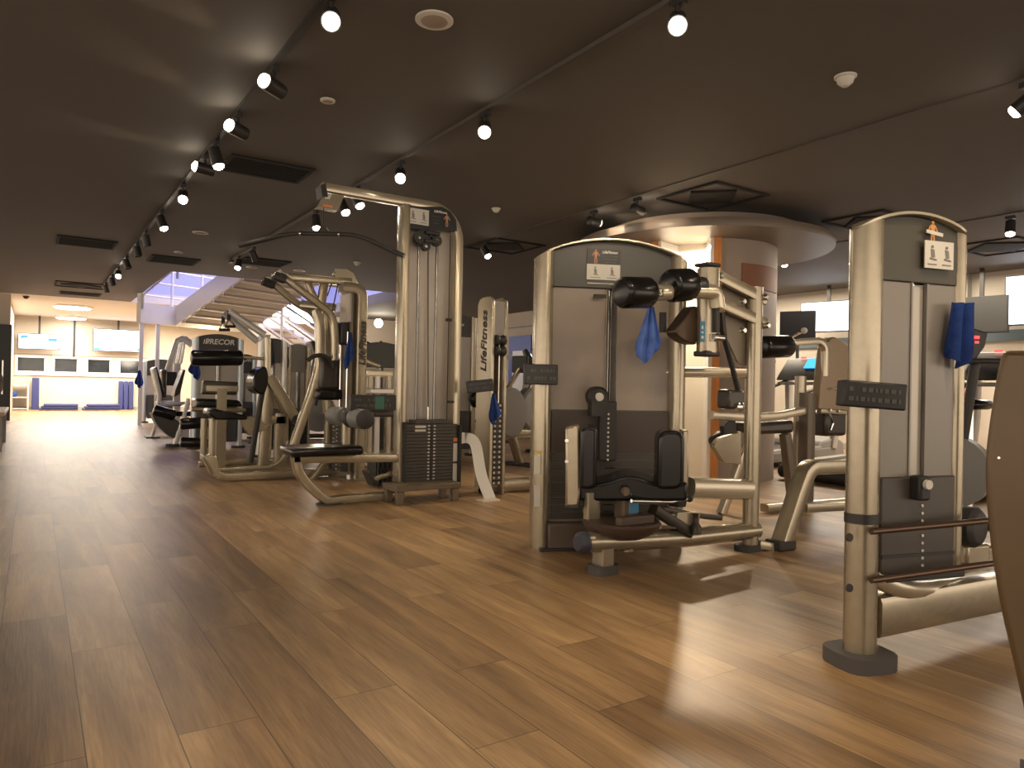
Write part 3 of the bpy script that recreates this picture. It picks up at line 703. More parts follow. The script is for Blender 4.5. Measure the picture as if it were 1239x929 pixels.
part('warning_label', MB().prism([q(391, 247, -.042), q(403, 249, -.042), q(402, 251.5, -.042), q(390, 249.5, -.042)], -f.v * .002), orange_l, br)
# head sign
sg = part('sign_panel', MB().prism([q(489, 250, -.05), q(535, 250, -.05), q(545, 256, -.05), q(552, 266, -.05), q(553, 280, -.05), q(489, 276, -.05)], f.v * .03), blackp, t)
u_, z_ = f.uz(506, 262, -.06); diagram(f, u_, -.06, z_, .19, .125, sg, 2)
u_, z_ = f.uz(541, 268, -.06); person_plate(f, u_, -.055, z_ + .01, .06, sg)
text('LifeFitness', q(533, 256.5, -.053), f.u, V((0, 0, 1)), .028, whitep, sg, shear=.3)
for k in range(3): part('text_line', MB().box(q(528, 262 + k * 4, -.052), (.08 - .015 * k, .002, .006), f), mat('dull_grey_mark', (.07, .066, .062), .5), sg)
# shroud, rods, stack
xa, xb = q(488, 400, .08).x, q(552, 400, .08).x
part('shroud', MB().box(((xa + xb) / 2, 5.40, (q(520, 278, .1).z) / 2 + .05), (xb - xa, .012, q(520, 278, .1).z - .1)), greyl, t)
for x, m_ in ((507, dark), (529, dark)): part('guide_rod', MB().rod([q(x, 290), V((q(x, 290).x, 5.3, .1))], .012), mat('steel_rod', (.25, .24, .23), .25, .9), t)
part('lift_cable', MB().rod([q(518, 285), q(518, 508)], .0045, 6), black, t)
part('lift_cable', MB().rod([q(545, 285), V((q(545, 285).x, 5.3, .3))], .004, 6), black, t)
part('cable_fitting', MB().rod([q(518, 492), q(518, 509)], .010, 8), chrome, t)
for (x, y, r) in ((508, 287, .05), (523, 281, .04), (529, 291, .045), (516, 298, .035)):
    p = part('pulley', MB().lathe(q(x, y, -.06), f.v, [(0, r), (.01, r), (.014, r * .8), (.026, r * .8), (.03, r), (.04, r)], 20), black, t)
    part('axle', MB().lathe(q(x, y, -.065), f.v, [(0, .012), (.01, .012)], 10), chrome, p)
part('pulley_block', MB().box(q(512, 288, -.01), (.1, .08, .14), f).box(q(524, 282, -.07), (.13, .02, .03), f).box(q(522, 292, -.07), (.12, .02, .03), f), blackp, t, bevel=.006)
u0, zt_ = f.uz(486, 513); u1, _ = f.uz(549, 513)
stack(t, f, u0, u1, .0, .09, zt_, 19, d=.13)
part('top_plate', MB().box(f.p((u0 + u1) / 2, 0, zt_ + .02), (.29, .12, .03), f).box(f.p((u0 + u1) / 2, 0, zt_ - .01), (u1 - u0, .125, .02), f), stackm, t)
part('selector_tube', MB().box(f.p((u0 + u1) / 2, -.068, (zt_ + .1) / 2), (.022, .01, zt_ - .1), f), black, t)
part('increment_label', MB().box(f.p(u0 + .135, -.067, zt_ - .02), (.095, .003, .018), f).box(f.p(u0 + .135, -.067, zt_ - .05), (.095, .003, .018), f), placard, t)
part('side_guard', MB().box(f.p(u0 - .012, -.02, zt_ / 2 + .05), (.02, .16, zt_ - .06), f).box(f.p(u1 + .012, -.02, zt_ / 2 + .04), (.02, .16, zt_ - .1), f), stackd, t)
part('cable_hook', MB().box(q(543, 387, -.03), (.05, .03, .025), f).box(q(545, 486, -.03), (.06, .03, .02), f), black, t, bevel=.005)
part('orange_strip', MB().box(V((xr - .01, 5.235, q(553, 531).z)), (.055, .004, .03), f), orange_l, t)
part('instruction_strip', MB().box(V((xr - .01, 5.235, q(553, 546).z)), (.055, .004, .15), f), placard, t); part('instruction_strip', MB().box(V((xr - .01, 5.235, q(553, 570).z)), (.055, .004, .15), f), placard, t)
# foot platform in front of the stack
pf = Fr((2.52, 5.3), (1, 0)); s1 = on_z(480, 590, .14); a_ = on_z(497, 592, .145); b_ = on_z(590, 588, .145)
part('foot_platform', MB().box((a_.x + .24, 5.13, .125), (.56, .26, .045)), brownstep, t, bevel=.005)
for x in (a_.x + .0, a_.x + .48):
    for y in (5.03, 5.23): part('platform_leg', MB().box((x + .0, y, .05), (.055, .05, .10)), brownstep, t, bevel=.004)
part('curved_guard', MB().sweep(spline([V((xr + .02, 5.22, .48)), V((xr + .07, 5.18, .485)), V((xr + .11, 5.12, .43)), V((3.05, 5.0, .2)), V((3.08, 4.90, .01))]), [(-.045, -.006), (.045, -.006), (.045, .006), (-.045, .006)], (.8, -.6, 0)), white, t)
part('guard_foot', MB().box((3.06, 4.90, .006), (.17, .1, .012)), offw, t)
# low row footrest
part('footrest', MB().box(q(447, 578, .12), (.03, .14, .13), f, Matrix.Rotation(-.45, 3, 'Y')), black, t, bevel=.008)
part('footrest_bar', MB().bar([q(449, 581, .12), q(475, 572, .12)], .04, .035, f.v), champ, t)
# lat bar hangs from its cable: a thing of its own
lb_f = Fr((0, 0), (RR.x, RR.y)); bc = q(391, 283)
t = thing('lat_bar', 'long black lat bar bent down at both ends, hanging from the mast beam', 'pulldown bar', bc)
bb = [bc + lb_f.u * -.63 + V((0, 0, -.10)), bc + lb_f.u * -.25 + V((0, 0, .0)), bc + lb_f.u * .27 + V((0, 0, .0)), bc + lb_f.u * .61 + V((0, 0, -.155))]
part('bar', MB().rod(fillet(bb, .12), .016), black, t)
part('grip', MB().rod([bb[2].lerp(bb[3], .3), bb[3]], .02), black, t); part('grip', MB().rod([bb[1].lerp(bb[0], .3), bb[0]], .02), black, t)
part('end_plug', MB().lathe(bb[3], bb[3] - bb[2], [(0, .018), (.01, .012)], 10), chrome, t)
for s in (-.17, .12): part('clip_ring', MB().rod([bc + lb_f.u * s - lb_f.u * .006, bc + lb_f.u * s + lb_f.u * .006], .022), chrome, t)
part('yoke', MB().prism([bc + lb_f.u * -.05 + V((0, 0, .01)), bc + lb_f.u * .05 + V((0, 0, .01)), bc + lb_f.u * .02 + V((0, 0, .055)), bc - lb_f.u * .02 + V((0, 0, .055))], lb_f.v * .02), dark, t)
part('chain', MB().rod([bc + V((0, 0, .05)), V((bc.x, bc.y, q(392, 252).z))], .005, 6), dark, t)

fc = Fr((0, 0), (RR.x, RR.y))          # square to the line of sight of most signs
c = q(451, 487, -.14); board('number_holder', c, f, .37, .12, 'long black holder with a green tag on the lat pulldown mast', accent=greenl, off=.12)

# ------------------------------------------------------------------ F: machine right of the lat tower
O = (3.2, 5.13); f = Fr(O, (1, 0)); fx = Fr(O, (0, 1))
def lf_upright(t, x0, x1, y0, y1, zt, txt=None, side='L', hole=True):
    """broad cream upright with a rounded top and a slot for its stack"""
    w = x1 - x0; d = y1 - y0; m_ = MB()
    # side profile in the plane of constant x: rounded at the top front
    if side == 'L':
        pts = [V((x0, y1, 0)), V((x0, y1, zt - .1))] + [V((x0, y1 - .1 + .1 * math.cos(a), zt - .1 + .1 * math.sin(a))) for a in [PI / 2 * k / 6 for k in range(7)]] + [V((x0, y0 + .04, zt)), V((x0, y0, zt - .04)), V((x0, y0, 0))]
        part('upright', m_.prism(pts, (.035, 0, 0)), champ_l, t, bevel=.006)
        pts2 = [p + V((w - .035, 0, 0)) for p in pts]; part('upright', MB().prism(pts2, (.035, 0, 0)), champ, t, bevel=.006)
    part('bridge', MB().box(((x0 + x1) / 2, y1 - .04, zt / 2), (w - .07, .06, zt - .12)), champ, t)
    return t
t = thing('seated_row_machine', 'slim cream upright with lettering and a slotted stack, right of the lat tower', 'gym machine', (O[0], O[1], 0))
x0, x1, y0, y1, zt = 3.2, 3.36, 5.12, 5.36, 1.68
pts = [V((x0, y1, 0)), V((x0, y1, zt - .06)), V((x0, y1 - .03, zt - .015)), V((x0, y1 - .08, zt)), V((x0, y0 + .05, zt)), V((x0, y0 + .01, zt - .03)), V((x0, y0, zt - .09)), V((x0, y0, 0))]
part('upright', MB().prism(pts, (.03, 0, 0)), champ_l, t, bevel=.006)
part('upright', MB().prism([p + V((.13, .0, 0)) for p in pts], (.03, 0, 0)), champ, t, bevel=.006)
part('back_bridge', MB().box(((x0 + x1) / 2, y1 - .03, zt / 2), (.1, .05, zt - .04)), champ, t)
part('sign_panel', MB().box(((x0 + x1) / 2, y0 + .02, zt - .19), (.1, .02, .3)), greyp, t)
for z in (zt - .37, zt - .46): p = part('pulley', MB().lathe(((x0 + x1) / 2 - .05, y0 + .0, z), (1, 0, 0), [(0, .04), (.02, .045), (.05, .03), (.08, .045), (.1, .04)], 16), black, t)
part('guide_rod', MB().rod([(3.25, y0 + .05, .1), (3.25, y0 + .05, 1.3)], .008), chrome, t)
part('guide_rod', MB().rod([(3.31, y0 + .05, .1), (3.31, y0 + .05, 1.3)], .008), chrome, t)
ff = Fr((x0 + .03, y0 + .07), (1, 0)); stack(t, ff, 0.002, .098, 0, .08, .78, 16, d=.12)
text('LifeFitness', V((x0 - .001, (y0 + y1) / 2, 1.30)), V((0, 0, 1)), V((0, 1, 0)), .125, black, t, shear=.25)
bz = .06
part('base_beam', MB().bar([V((3.2, 5.24, bz)), V((4.3, 5.24, bz))], .1, .11, f.v), champ, t)
part('seat_post', MB().bar([V((4.2, 5.24, bz)), V((4.15, 5.24, .5))], .08, .07, f.v), champ, t)
part('seat_pad', MB().box((4.15, 5.24, .53), (.36, .34, .07)), leather, t, bevel=.03, seg=3)
c = on_Y(581, 467, 5.04); board('number_holder', c, Fr((0, 0), (RR.x, RR.y)), .22, .10, 'tilted black holder on the slim upright right of the lat tower', tilt=-.13)
c = on_Y(597, 476, 5.02); solo('cleaning_cloth', sway_cloth(c, Fr((0, 0), (RR.x, RR.y)), .10, .26, .02, 1), towel, 'blue cloth hanging from the slim upright right of the lat tower', 'cloth', 'blue cleaning cloths')

# ------------------------------------------------------------------ G: pulldown with curved arms
f = Fr((1.45, 6.9), (1, 0)); q = f.q
t = thing('arm_pulldown_machine', 'cream machine with two long bent arms and a lettered upright, left of the lat tower', 'gym machine', (2.5, 6.8, 0))
x0, y0 = 2.53, 6.45; x1, y1 = 2.66, 6.86; zt = 1.86
part('front_column', MB().bar(fillet([V((x0 - .12, y0 + .12, zt - .035)), V((x1 - .05, y0 + .12, zt - .035)), V((x1 - .05, y0 + .12, 0))], .12, 8), .14, .1, (0, 1, 0), .15), champ, t)
part('side_plate', MB().box((x0 - .012, y0 + .22, zt / 2), (.02, .26, zt - .1)), mat('taupe_shroud', (.20, .165, .13), .5), t)
part('rear_column', MB().box((x0 + .03, y1 - .03, zt / 2 - .05), (.07, .06, zt - .1)), champ, t)
part('sign_panel', MB().box((x0 - .03, y0 + .22, zt - .22), (.02, .26, .27)), greyl, t)
for z in (zt - .42, zt - .52): part('pulley', MB().lathe((x0 - .09, y0 + .2, z), (1, 0, 0), [(0, .05), (.02, .06), (.05, .05), (.07, .06)], 16), black, t)
part('pulley_block', MB().box((x0 - .06, y0 + .2, zt - .46), (.08, .14, .2)), blackp, t, bevel=.01)
for y in (y0 + .12, y0 + .3): part('guide_rod', MB().rod([(x0 - .04, y, .1), (x0 - .04, y, zt - .45)], .009), chrome, t)
fs_ = Fr((x0 - .03, y0 + .05), (0, 1)); 
for i in range(14): p = part('weight_plate', MB().box((x0 - .06, y0 + .21, .1 + i * .038), (.07, .24, .033)), stackm, t); part('number_tag', MB().box((x0 - .097, y0 + .21, .1 + i * .038), (.002, .02, .014)), placard, p)
text('LifeFitness', V((x1 - .05, y0 + .036, 1.30)), V((0, 0, 1)), V((-1, 0, 0)), .10, black, t, shear=.25)
part('base_plate', MB().box((x0 + .06, y0 + .2, .012), (.3, .5, .024)), champ, t)
part('top_beam', MB().bar([V((q(340, 338).x, 6.7, q(350, 339).z)), V((x0, 6.62, q(350, 339).z))], .08, .07, f.v), champ, t)
part('pulley_plate', MB().prism([q(403, 331, -.3), q(407, 325, -.3), q(420, 325, -.3), q(428, 330, -.3), q(434, 344, -.3), q(418, 343, -.3), q(409, 338, -.3)], f.v * .04), champ_l, t, bevel=.005)
part('arm_cable', MB().rod([q(406, 329, -.3), q(396, 358, -.2)], .006, 6), black, t); part('arm_cable', MB().rod([q(409, 343, -.3), q(403, 372, -.2)], .006, 6), black, t)
for k, (pl, vv) in enumerate((([(335, 329), (380, 364), (400, 381), (405, 405), (405, 436)], -.25), ([(322, 336), (358, 366), (378, 378), (385, 395), (386, 405)], .15))):
    a = part('bent_arm', MB().bar(spline([q(x, y, vv) for x, y in pl]), .07, .06, f.v), champ, t)
    part('arm_clamp', MB().bar([q(pl[0][0] - 4, pl[0][1] + 4, vv - .02), q(pl[0][0] + 10, pl[0][1] + 9, vv - .02)], .09, .075, f.v), dark, a)
    part('knuckle', MB().lathe(q(pl[0][0] + 2, pl[0][1] + 2, vv - .06), f.v, [(0, .03), (.03, .035), (.12, .03)], 14), chrome, a)
part('cross_brace', MB().bar([q(366, 368, .1), q(404, 372, -.2)], .07, .07, f.v).bar([q(372, 342, -.1), q(384, 368, -.1)], .05, .06, f.v).bar([q(392, 344, -.1), q(388, 372, -.1)], .05, .08, f.v), champ, t)
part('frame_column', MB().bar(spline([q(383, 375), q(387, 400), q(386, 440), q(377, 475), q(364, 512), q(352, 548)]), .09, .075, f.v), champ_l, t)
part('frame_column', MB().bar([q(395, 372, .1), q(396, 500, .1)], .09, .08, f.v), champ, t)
part('handle', MB().rod(spline([q(372, 436, -.2), q(380, 431, -.2), q(390, 430, -.2), q(400, 436, -.2), q(404, 444, -.2)]), .02), black, t)
part('back_pad', MB().box(q(398, 452, -.05), (.2, .1, .32), f), leather_b, t, bevel=.03, seg=3); part('chest_pad', MB().box(q(397, 477, -.1), (.26, .14, .11), f), leather, t, bevel=.03, seg=3)
part('pad_post', MB().bar([q(398, 484), V((q(398, 484).x, 6.9, .06))], .07, .07, f.v), champ, t)
part('diagonal_brace', MB().bar([q(372, 588, -.1), q(402, 548, -.1)], .06, .06, f.v), champ, t)
zb = .045; bl = q(268, 575); 
part('base_beam', MB().bar(fillet([q(249, 551), V((q(262, 572).x, 6.9, zb)), V((2.56, 6.9, zb))], .1), .09, .07, f.v), champ, t)
part('base_bracket', MB().prism([q(248, 552, -.12), q(262, 552, -.12), q(268, 579, -.12), q(262, 579, -.12)], f.v * .24), champ, t, bevel=.006)
c = q(424, 395, -.35); solo('cleaning_cloth', sway_cloth(on_X(424, 402, x0 - .06), Fr((0, 0), (RR.x, RR.y)), .10, .36, .02, 2), towel, 'dark blue cloth hanging on the upright beside the bent arms', 'cloth', 'blue cleaning cloths')

# ------------------------------------------------------------------ H: seated row with chest pad, in front of the silver towers
f = Fr((1.5, 7.45), (1, 0)); q = f.q
t = thing('chest_press_machine', 'cream machine with tilted dark seat, oval chest pad and a crossing lever, at left', 'gym machine', (1.8, 7.45, 0))
part('seat_pad', MB().prism([q(253, 497, -.17), q(258, 494, -.17), q(300, 503, -.17), q(300, 508, -.17), q(262, 508, -.17), q(254, 503, -.17)], f.v * .34), leather, t, bevel=.02, seg=3)
part('seat_plate', MB().prism([q(292, 503, -.05), q(312, 505, -.05), q(326, 515, -.05), q(322, 520, -.05), q(302, 527, -.05), q(295, 515, -.05)], f.v * .1), champ, t, bevel=.004)
part('cross_beam', MB().bar([q(308, 508), q(344, 508)], .06, .09, f.v), champ, t)
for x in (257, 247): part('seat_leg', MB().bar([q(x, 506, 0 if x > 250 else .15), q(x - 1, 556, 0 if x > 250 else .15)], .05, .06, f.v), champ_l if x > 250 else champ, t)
part('centre_post', MB().bar([q(326, 462), q(322, 505), V((q(318, 560).x, 7.45, .05))], .07, .10, f.v), champ, t)
part('lever', MB().bar([q(303, 560, -.05), q(316, 480, -.05), q(321, 452, -.05)], .05, .05, f.v), dark, t)
part('rear_leg', MB().bar([q(340, 500), V((q(338, 560).x, 7.45, .05))], .06, .12, f.v), champ, t)
part('link_arm', MB().bar([q(326, 455, -.12), q(345, 485, -.12), q(358, 507, -.12)], .03, .10, f.v), champ, t)
part('link_arm', MB().bar([q(322, 470, .12), q(345, 500, .12)], .03, .06, f.v), champ, t)
part('pivot', MB().lathe(q(360, 508, -.17), f.v, [(0, .05), (.1, .05), (.12, .03)], 16), dark, t)
part('chest_pad', MB().prism(spline([q(312, 448, -.15), q(321, 443, -.15), q(325, 455, -.15), q(322, 473, -.15), q(316, 477, -.15), q(307, 470, -.15), q(307, 458, -.15), q(312, 448, -.15)], 3)[:-1], f.v * .3), leather, t, bevel=.015, seg=3)
part('base_beam', MB().bar(fillet([V((q(254, 566).x, 7.45, .04)), V((q(330, 566).x, 7.45, .04)), q(345, 552), q(352, 535)], .12), .08, .06, f.v), champ, t)
m_ = MB(); 
for (x, y) in ((303, 505), (313, 508), (304, 520), (321, 513), (326, 515), (311, 512)): m_.lathe(q(x, y, -.055), -f.v, [(0, .008), (.005, .006)], 8)
part('bolt', m_, chrome, t)

# H2: leg machine with the big roller and the pad on a post
f = Fr((1.62, 8.2), (1, 0)); q = f.q
t = thing('leg_curl_machine', 'leg machine with a thick black roller above a pad on a cream post', 'gym machine', (1.9, 8.2, 0))
part('roller', MB().roll(q(231, 433), q(293, 433), .085), leather, t)
part('roller_arm', MB().rod([q(292, 432), q(320, 434)], .018), champ_l, t)
part('arm_post', MB().bar([q(324, 409), q(324, 478)], .06, .06, f.v), champ_l, t)
part('arm_post', MB().bar([q(324, 470, .1), V((q(322, 470, .1).x, 8.3, .05))], .1, .12, f.v), champ, t)
part('knee_pad', MB().prism([q(246, 460), q(289, 462), q(287, 478), q(244, 477)], f.v * .09), leather_b, t, bevel=.02, seg=3)
part('pad_plate', MB().box(q(269, 470, -.02), (.33, .03, .06), f), champ_l, t)
part('pad_post', MB().box(V((q(267, 500).x, 8.2, q(267, 470).z / 2)), (.10, .1, q(267, 470).z), f), champ, t)
part('seat_pad', MB().prism([q(238, 482), q(290, 484), q(295, 492), q(238, 494)], f.v * .35), leather, t, bevel=.03, seg=3)
part('cross_bar', MB().rod([q(232, 495), q(297, 496)], .025), champ, t)
part('ankle_roller', MB().roll(q(218, 513), q(252, 511), .06), leather, t); part('ankle_roller', MB().roll(q(218, 535), q(252, 536), .055), leather, t)
part('side_post', MB().bar([q(252, 512), V((q(252, 555).x, 8.2, .04))], .06, .09, f.v), champ, t)
part('floor_beam', MB().bar([V((q(240, 555).x, 8.2, .035)), V((q(330, 555).x, 8.2, .035))], .08, .06, f.v), champ, t)

# ------------------------------------------------------------------ silver weight towers in the distance
def silver_tower(name, fr, w, ze, zt, label, txt=None, group='silver weight towers', zs=None, pm=silver, n=12, hm=panelm):
    t = thing(name, label, 'gym machine', (fr.O.x, fr.O.y, 0), group)
    zs = zs or ze - .22
    hd, c, u0, u1 = arch_tower(t, fr, w, ze, zt, .12, zs, .045, .07, pm, hm, greyl, cap=False)
    for u in (.045, w - .045): part('foot', foot(MB(), fr.p(u, 0, 0), fr, .09, .07, .03), black, t)
    stack(t, fr, c - .1, c + .1, -.10, .14, .14 + .03 * n, n, stackd, d=.05, dots=False)
    part('lower_cover', MB().box(fr.p(c, -.06, .34), (u1 - u0 - .02, .06, .5), fr), mat('charcoal_cover', (.07, .07, .072), .5), t, bevel=.004)
    if txt: text(txt, fr.p(w * .52, -.034, ze - .035), fr.u, V((0, 0, 1)), .10, whitep, t, shear=.15)
    return t
fr = Fr((1.77, 10.4), (1, -.03)); silver_tower('weight_tower', fr, .66, 1.48, 1.56, 'silver tower with an arched grey head lettered PRECOR, largest at left', 'PRECOR', zs=1.17, n=14)
part('logo_mark', MB().box(fr.p(.17, -.036, 1.445), (.012, .004, .06), fr, Matrix.Rotation(.25, 3, 'Y')).box(fr.p(.145, -.036, 1.445), (.012, .004, .06), fr, Matrix.Rotation(.25, 3, 'Y')).box(fr.p(.195, -.036, 1.445), (.012, .004, .06), fr, Matrix.Rotation(.25, 3, 'Y')), whitep, [o for o in bpy.data.objects if o.name.startswith('weight_tower')][-1])
a = on_z(288, 530, 0)
fr = Fr((2.60, 12.0), (1, -.03)); silver_tower('weight_tower', fr, .42, 1.30, 1.36, 'silver tower peeking out right of the large lettered tower', 'COR', zs=1.05)
P = on_z(313, 545, 0); fr = Fr((2.27, 9.0), (1, .0)); silver_tower('weight_tower', fr, .36, 1.40, 1.46, 'narrow tower with cloths on its head between the chest pad and the bent arms', zs=1.15, pm=silver_w)
fr = Fr((2.67, 9.25), (1, .0)); silver_tower('weight_tower', fr, .34, 1.34, 1.42, 'tower with a light curved label just left of the curved frame column', zs=1.05, pm=champ, hm=MATS['grey_plastic_shroud'])
fr = Fr((1.93, 17.0), (1, 0)); silver_tower('weight_tower', fr, .74, 1.28, 1.36, 'far left silver tower with a small pulley near the windows', zs=1.0)
fr = Fr((2.62, 15.4), (1, 0)); silver_tower('weight_tower', fr, .8, 1.33, 1.40, 'far silver tower directly behind the white stair post', zs=1.02, pm=silver_w)
for k, (px, py, Y) in enumerate(((328, 410, 9.06), (344, 412, 9.3), (237, 428, 10.35), (169, 448, 16.1))):
    labs = ['dark cloth over the head of the narrow tower', 'grey cloth on the tower beside the curved frame column', 'blue cloth hanging on the left column of the PRECOR tower', 'dark blue cloth on the far left silver tower']
    c = on_Y(px, py, Y - .12); solo('cleaning_cloth', sway_cloth(c, Fr((0, 0), (RR.x, RR.y)), .16 if k > 1 else .12, .36, .03, k + 3), towel if k > 1 else mat('grey_cloth', (.07, .07, .085), .9, bump=.4), labs[k], 'cloth', 'blue cleaning cloths')

# dual arm cable machine with two stirrup handles
f = Fr((2.5, 11.2), (1, 0)); q = f.q
t = thing('cable_arm_machine', 'machine with two long pale arms rising left and stirrup handles hanging from them', 'gym machine', (q(318, 410).x, 11.3, 0))
for k, (a, b, vv) in enumerate((((270, 379), (312, 413), .2), ((277, 376), (320, 405), -.1))):
    m1 = part('long_arm', MB().bar([q(*a, vv), q(*b, vv)], .07, .09, f.v), silver_w, t)
    h = q(a[0] + 1, a[1] + 3, vv)
    x, y = (270, 390) if k == 0 else (277, 386)
    part('handle_strap', MB().box(q(x, y - 4, vv), (.05, .02, .14), f), black, m1)
    part('stirrup', MB().rod([q(x - 4, y + 8, vv), q(x, y, vv), q(x + 7, y + 8, vv)], .012, 8), chrome, m1); part('grip', MB().rod([q(x - 5, y + 9, vv), q(x + 8, y + 9, vv)], .022, 8), black, m1)
part('support_column', MB().bar([q(320, 405, .05), V((q(320, 405).x, 11.25, 0))], .12, .16, f.v), silver_w, t)
part('floor_plate', MB().box((q(320, 405).x, 11.25, .01), (.5, .5, .02), f), dark, t)

# M: leg extension at far left with two reclining backs
f = Fr((1.5, 12.6), (1, 0)); q = f.q
t = thing('leg_extension_machine', 'silver leg machine with two reclined dark backrests and a black thigh roller, far left', 'gym machine', (1.85, 12.6, 0))
part('backrest', MB().prism([q(185, 446), q(190, 443), q(200, 476), q(197, 480), q(192, 478)], f.v * .4), leather, t, bevel=.02)
part('back_frame', MB().bar([q(186, 446, .0), q(193, 478, .0), q(191, 500, .0)], .06, .06, f.v), silver_w, t)
part('backrest', MB().prism([q(222, 447, .3), q(225, 447, .3), q(218, 477, .3), q(211, 480, .3), q(212, 473, .3)], f.v * .4), leather_b, t, bevel=.02)
part('seat_pad', MB().prism([q(195, 487), q(221, 488), q(221, 491), q(196, 492)], f.v * .5), leather_b, t, bevel=.02)
part('seat_rail', MB().bar([q(191, 490), q(230, 487)], .06, .05, f.v), silver_w, t)
part('leg', MB().bar([q(191, 505), V((q(184, 524).x, 12.6, 0.01))], .05, .05, f.v), silver_w, t)
part('leg', MB().bar([q(228, 487), q(222, 510), V((q(219, 512).x, 12.6, .01))], .05, .06, f.v), silver_w, t)
part('foot_plate', MB().box((q(184, 524).x, 12.6, .01), (.2, .3, .02), f), dark, t)
f2 = Fr((1.45, 10.8), (1, 0)); q2 = f2.q
t = thing('leg_press_machine', 'small silver machine with a curved dark footplate and tilted roller at the aisle edge', 'gym machine', (1.7, 10.8, 0))
part('tilted_roller', MB().roll(q2(186, 495), q2(212, 503), .075), leather, t)
part('curved_plate', MB().prism(spline([q2(184, 500), q2(190, 514), q2(200, 524), q2(210, 530), q2(218, 526), q2(221, 518), q2(214, 508), q2(200, 503)], 3), f2.v * .3), panelm, t, bevel=.01)
part('lever', MB().bar([q2(228, 482), q2(222, 505), q2(216, 524)], .05, .05, f2.v), silver_w, t); part('leg', MB().bar([q2(217, 522), V((q2(212, 540).x, 10.8, .02))], .07, .07, f2.v), silver_w, t)
part('foot', foot(MB(), (q2(210, 540).x, 10.8, 0), f2, .1, .07, .04), black, t)
part('seat_pad', MB().box(q2(224, 500, .2), (.3, .4, .07), f2), leather, t, bevel=.03)
part('support', MB().box((q2(224, 500, .2).x, 11.0, .2), (.1, .12, .4), f2), silver_w, t)
f3 = Fr((2.0, 14.0), (1, 0)); q3 = f3.q
t = thing('arm_raise_machine', 'far silver machine with folded angular arms reaching up by the stair post', 'gym machine', (2.6, 14.0, 0))
for vv, dx in ((0, 0), (.35, 4)):
    part('angled_arm', MB().bar([q3(202 + dx, 449, vv), q3(214 + dx, 412, vv), q3(220 + dx, 409, vv), q3(232 + dx, 418, vv)], .06, .08, f3.v), silver_w, t)
    part('inner_arm', MB().bar([q3(214 + dx, 440, vv), q3(219 + dx, 414, vv)], .05, .06, f3.v), chrome, t)
part('hub', MB().box(q3(206, 458, .1), (.2, .2, .25), f3), blackp, t, bevel=.02)
part('upright', MB().bar([q3(214, 440, .15), V((q3(214, 500, .15).x, 14.15, 0))], .1, .12, f3.v), silver_w, t)
part('seat_pad', MB().box(V((q3(205, 480).x, 14.1, .5)), (.4, .35, .08), f3), leather_b, t, bevel=.03); part('back_pad', MB().box(V((q3(198, 470).x, 14.1, .85)), (.09, .3, .5), f3), leather_b, t, bevel=.03)

# ------------------------------------------------------------------ C: torso rotation machine
L_ = V((2.40, 3.39, 0)); R_ = V((3.20, 3.03, 0))
f = Fr((L_.x, L_.y), (R_.x - L_.x, R_.y - L_.y)); wT = f.uz(829, 340)[0]; q = f.q
t = thing('torso_rotation_machine', 'cream machine with arched tower, swivel saddle between two knee pads and roller arms above', 'gym machine', (2.8, 3.0, 0))
zed = f.uz(646, 313)[1]; ztp = f.uz(735, 293)[1]
hd, c_, u0, u1 = arch_tower(t, f, wT, zed, ztp, .12, f.uz(725, 350)[1], .056, .10, champ, panelm, mat('taupe_shroud2', (.27, .225, .19), .35, noise=.04))
u_, z_ = f.uz(727, 331); diagram(f, u_, -.052, z_, .20, .09, hd, 2)
u_, z_ = f.uz(718, 312); person_plate(f, u_, -.05, z_, .045, hd)
part('card_backing', MB().box(f.p(*[f.uz(728, 312)[0], -.048, f.uz(728, 312)[1]]), (.2, .003, .085), f), blackp, hd)
text('LifeFitness', q(738, 305.5, -.052), f.u, V((0, 0, 1)), .022, whitep, hd, shear=.3)
for k in range(3): part('text_line', MB().box(q(739, 310 + 4 * k, -.051), (.09 - .01 * k, .002, .005), f), MATS['dull_grey_mark'], hd)
part('text_line', MB().box(q(728, 343, -.05), (.17, .002, .006), f), placard, hd)
stack(t, f, u0 + .01, u1 - .01, .0, .16, f.uz(720, 495)[1], 15, d=.08, dots=False)
cc_ = (u0 + u1) / 2
part('rear_plates', MB().box(f.p(cc_, -.006, f.uz(720, 522)[1]), (u1 - u0 - .01, .084, .24), f), mat('dark_brown_steel', (.045, .032, .025), .45), t)
m_ = part('selector_column', MB().box(f.p(cc_ - .03, -.075, f.uz(720, 520)[1]), (.10, .05, .34), f), black, t, bevel=.006)
m2 = MB(); 
for k in range(11): m2.lathe(f.p(cc_ - .03, -.101, f.uz(720, 500 + k * 5.4)[1]), -f.v, [(0, .007), (.003, .005)], 8)
part('selector_hole', m2, placard, m_)
kb = q(723, 480, -.09); kn = part('weight_head', MB().lathe(kb - V((0, 0, .0)), -f.v, [(-.05, .06), (.02, .06), (.035, .045)], 20).box(kb + V((0, 0, -.05)), (.09, .08, .12), f), black, t)
part('knob_cap', MB().lathe(kb - f.v * .035, -f.v, [(0, .025), (.01, .024), (.014, .015)], 16), placard, kn)
part('top_slot', MB().box(q(726, 358, -.06), (.07, .02, .018), f), black, t)
part('base_cover', MB().box(f.p(wT * .28, -.02, .075), (.34, .2, .15), f), mat('brown_grey_cover', (.10, .075, .058), .5), t, bevel=.01)
part('foot_plate', MB().box(f.p(wT * .28, -.02, .008), (.44, .24, .016), f), dark, t)
part('decal_strip', MB().box(q(650, 562, -.103), (.035, .002, .11), f).box(q(650, 600, -.103), (.035, .002, .12), f), placard, t)
part('yellow_decal', MB().box(q(651, 547, -.103), (.035, .002, .016), f), mat('yellow_label', (.65, .45, .05), .5), t)
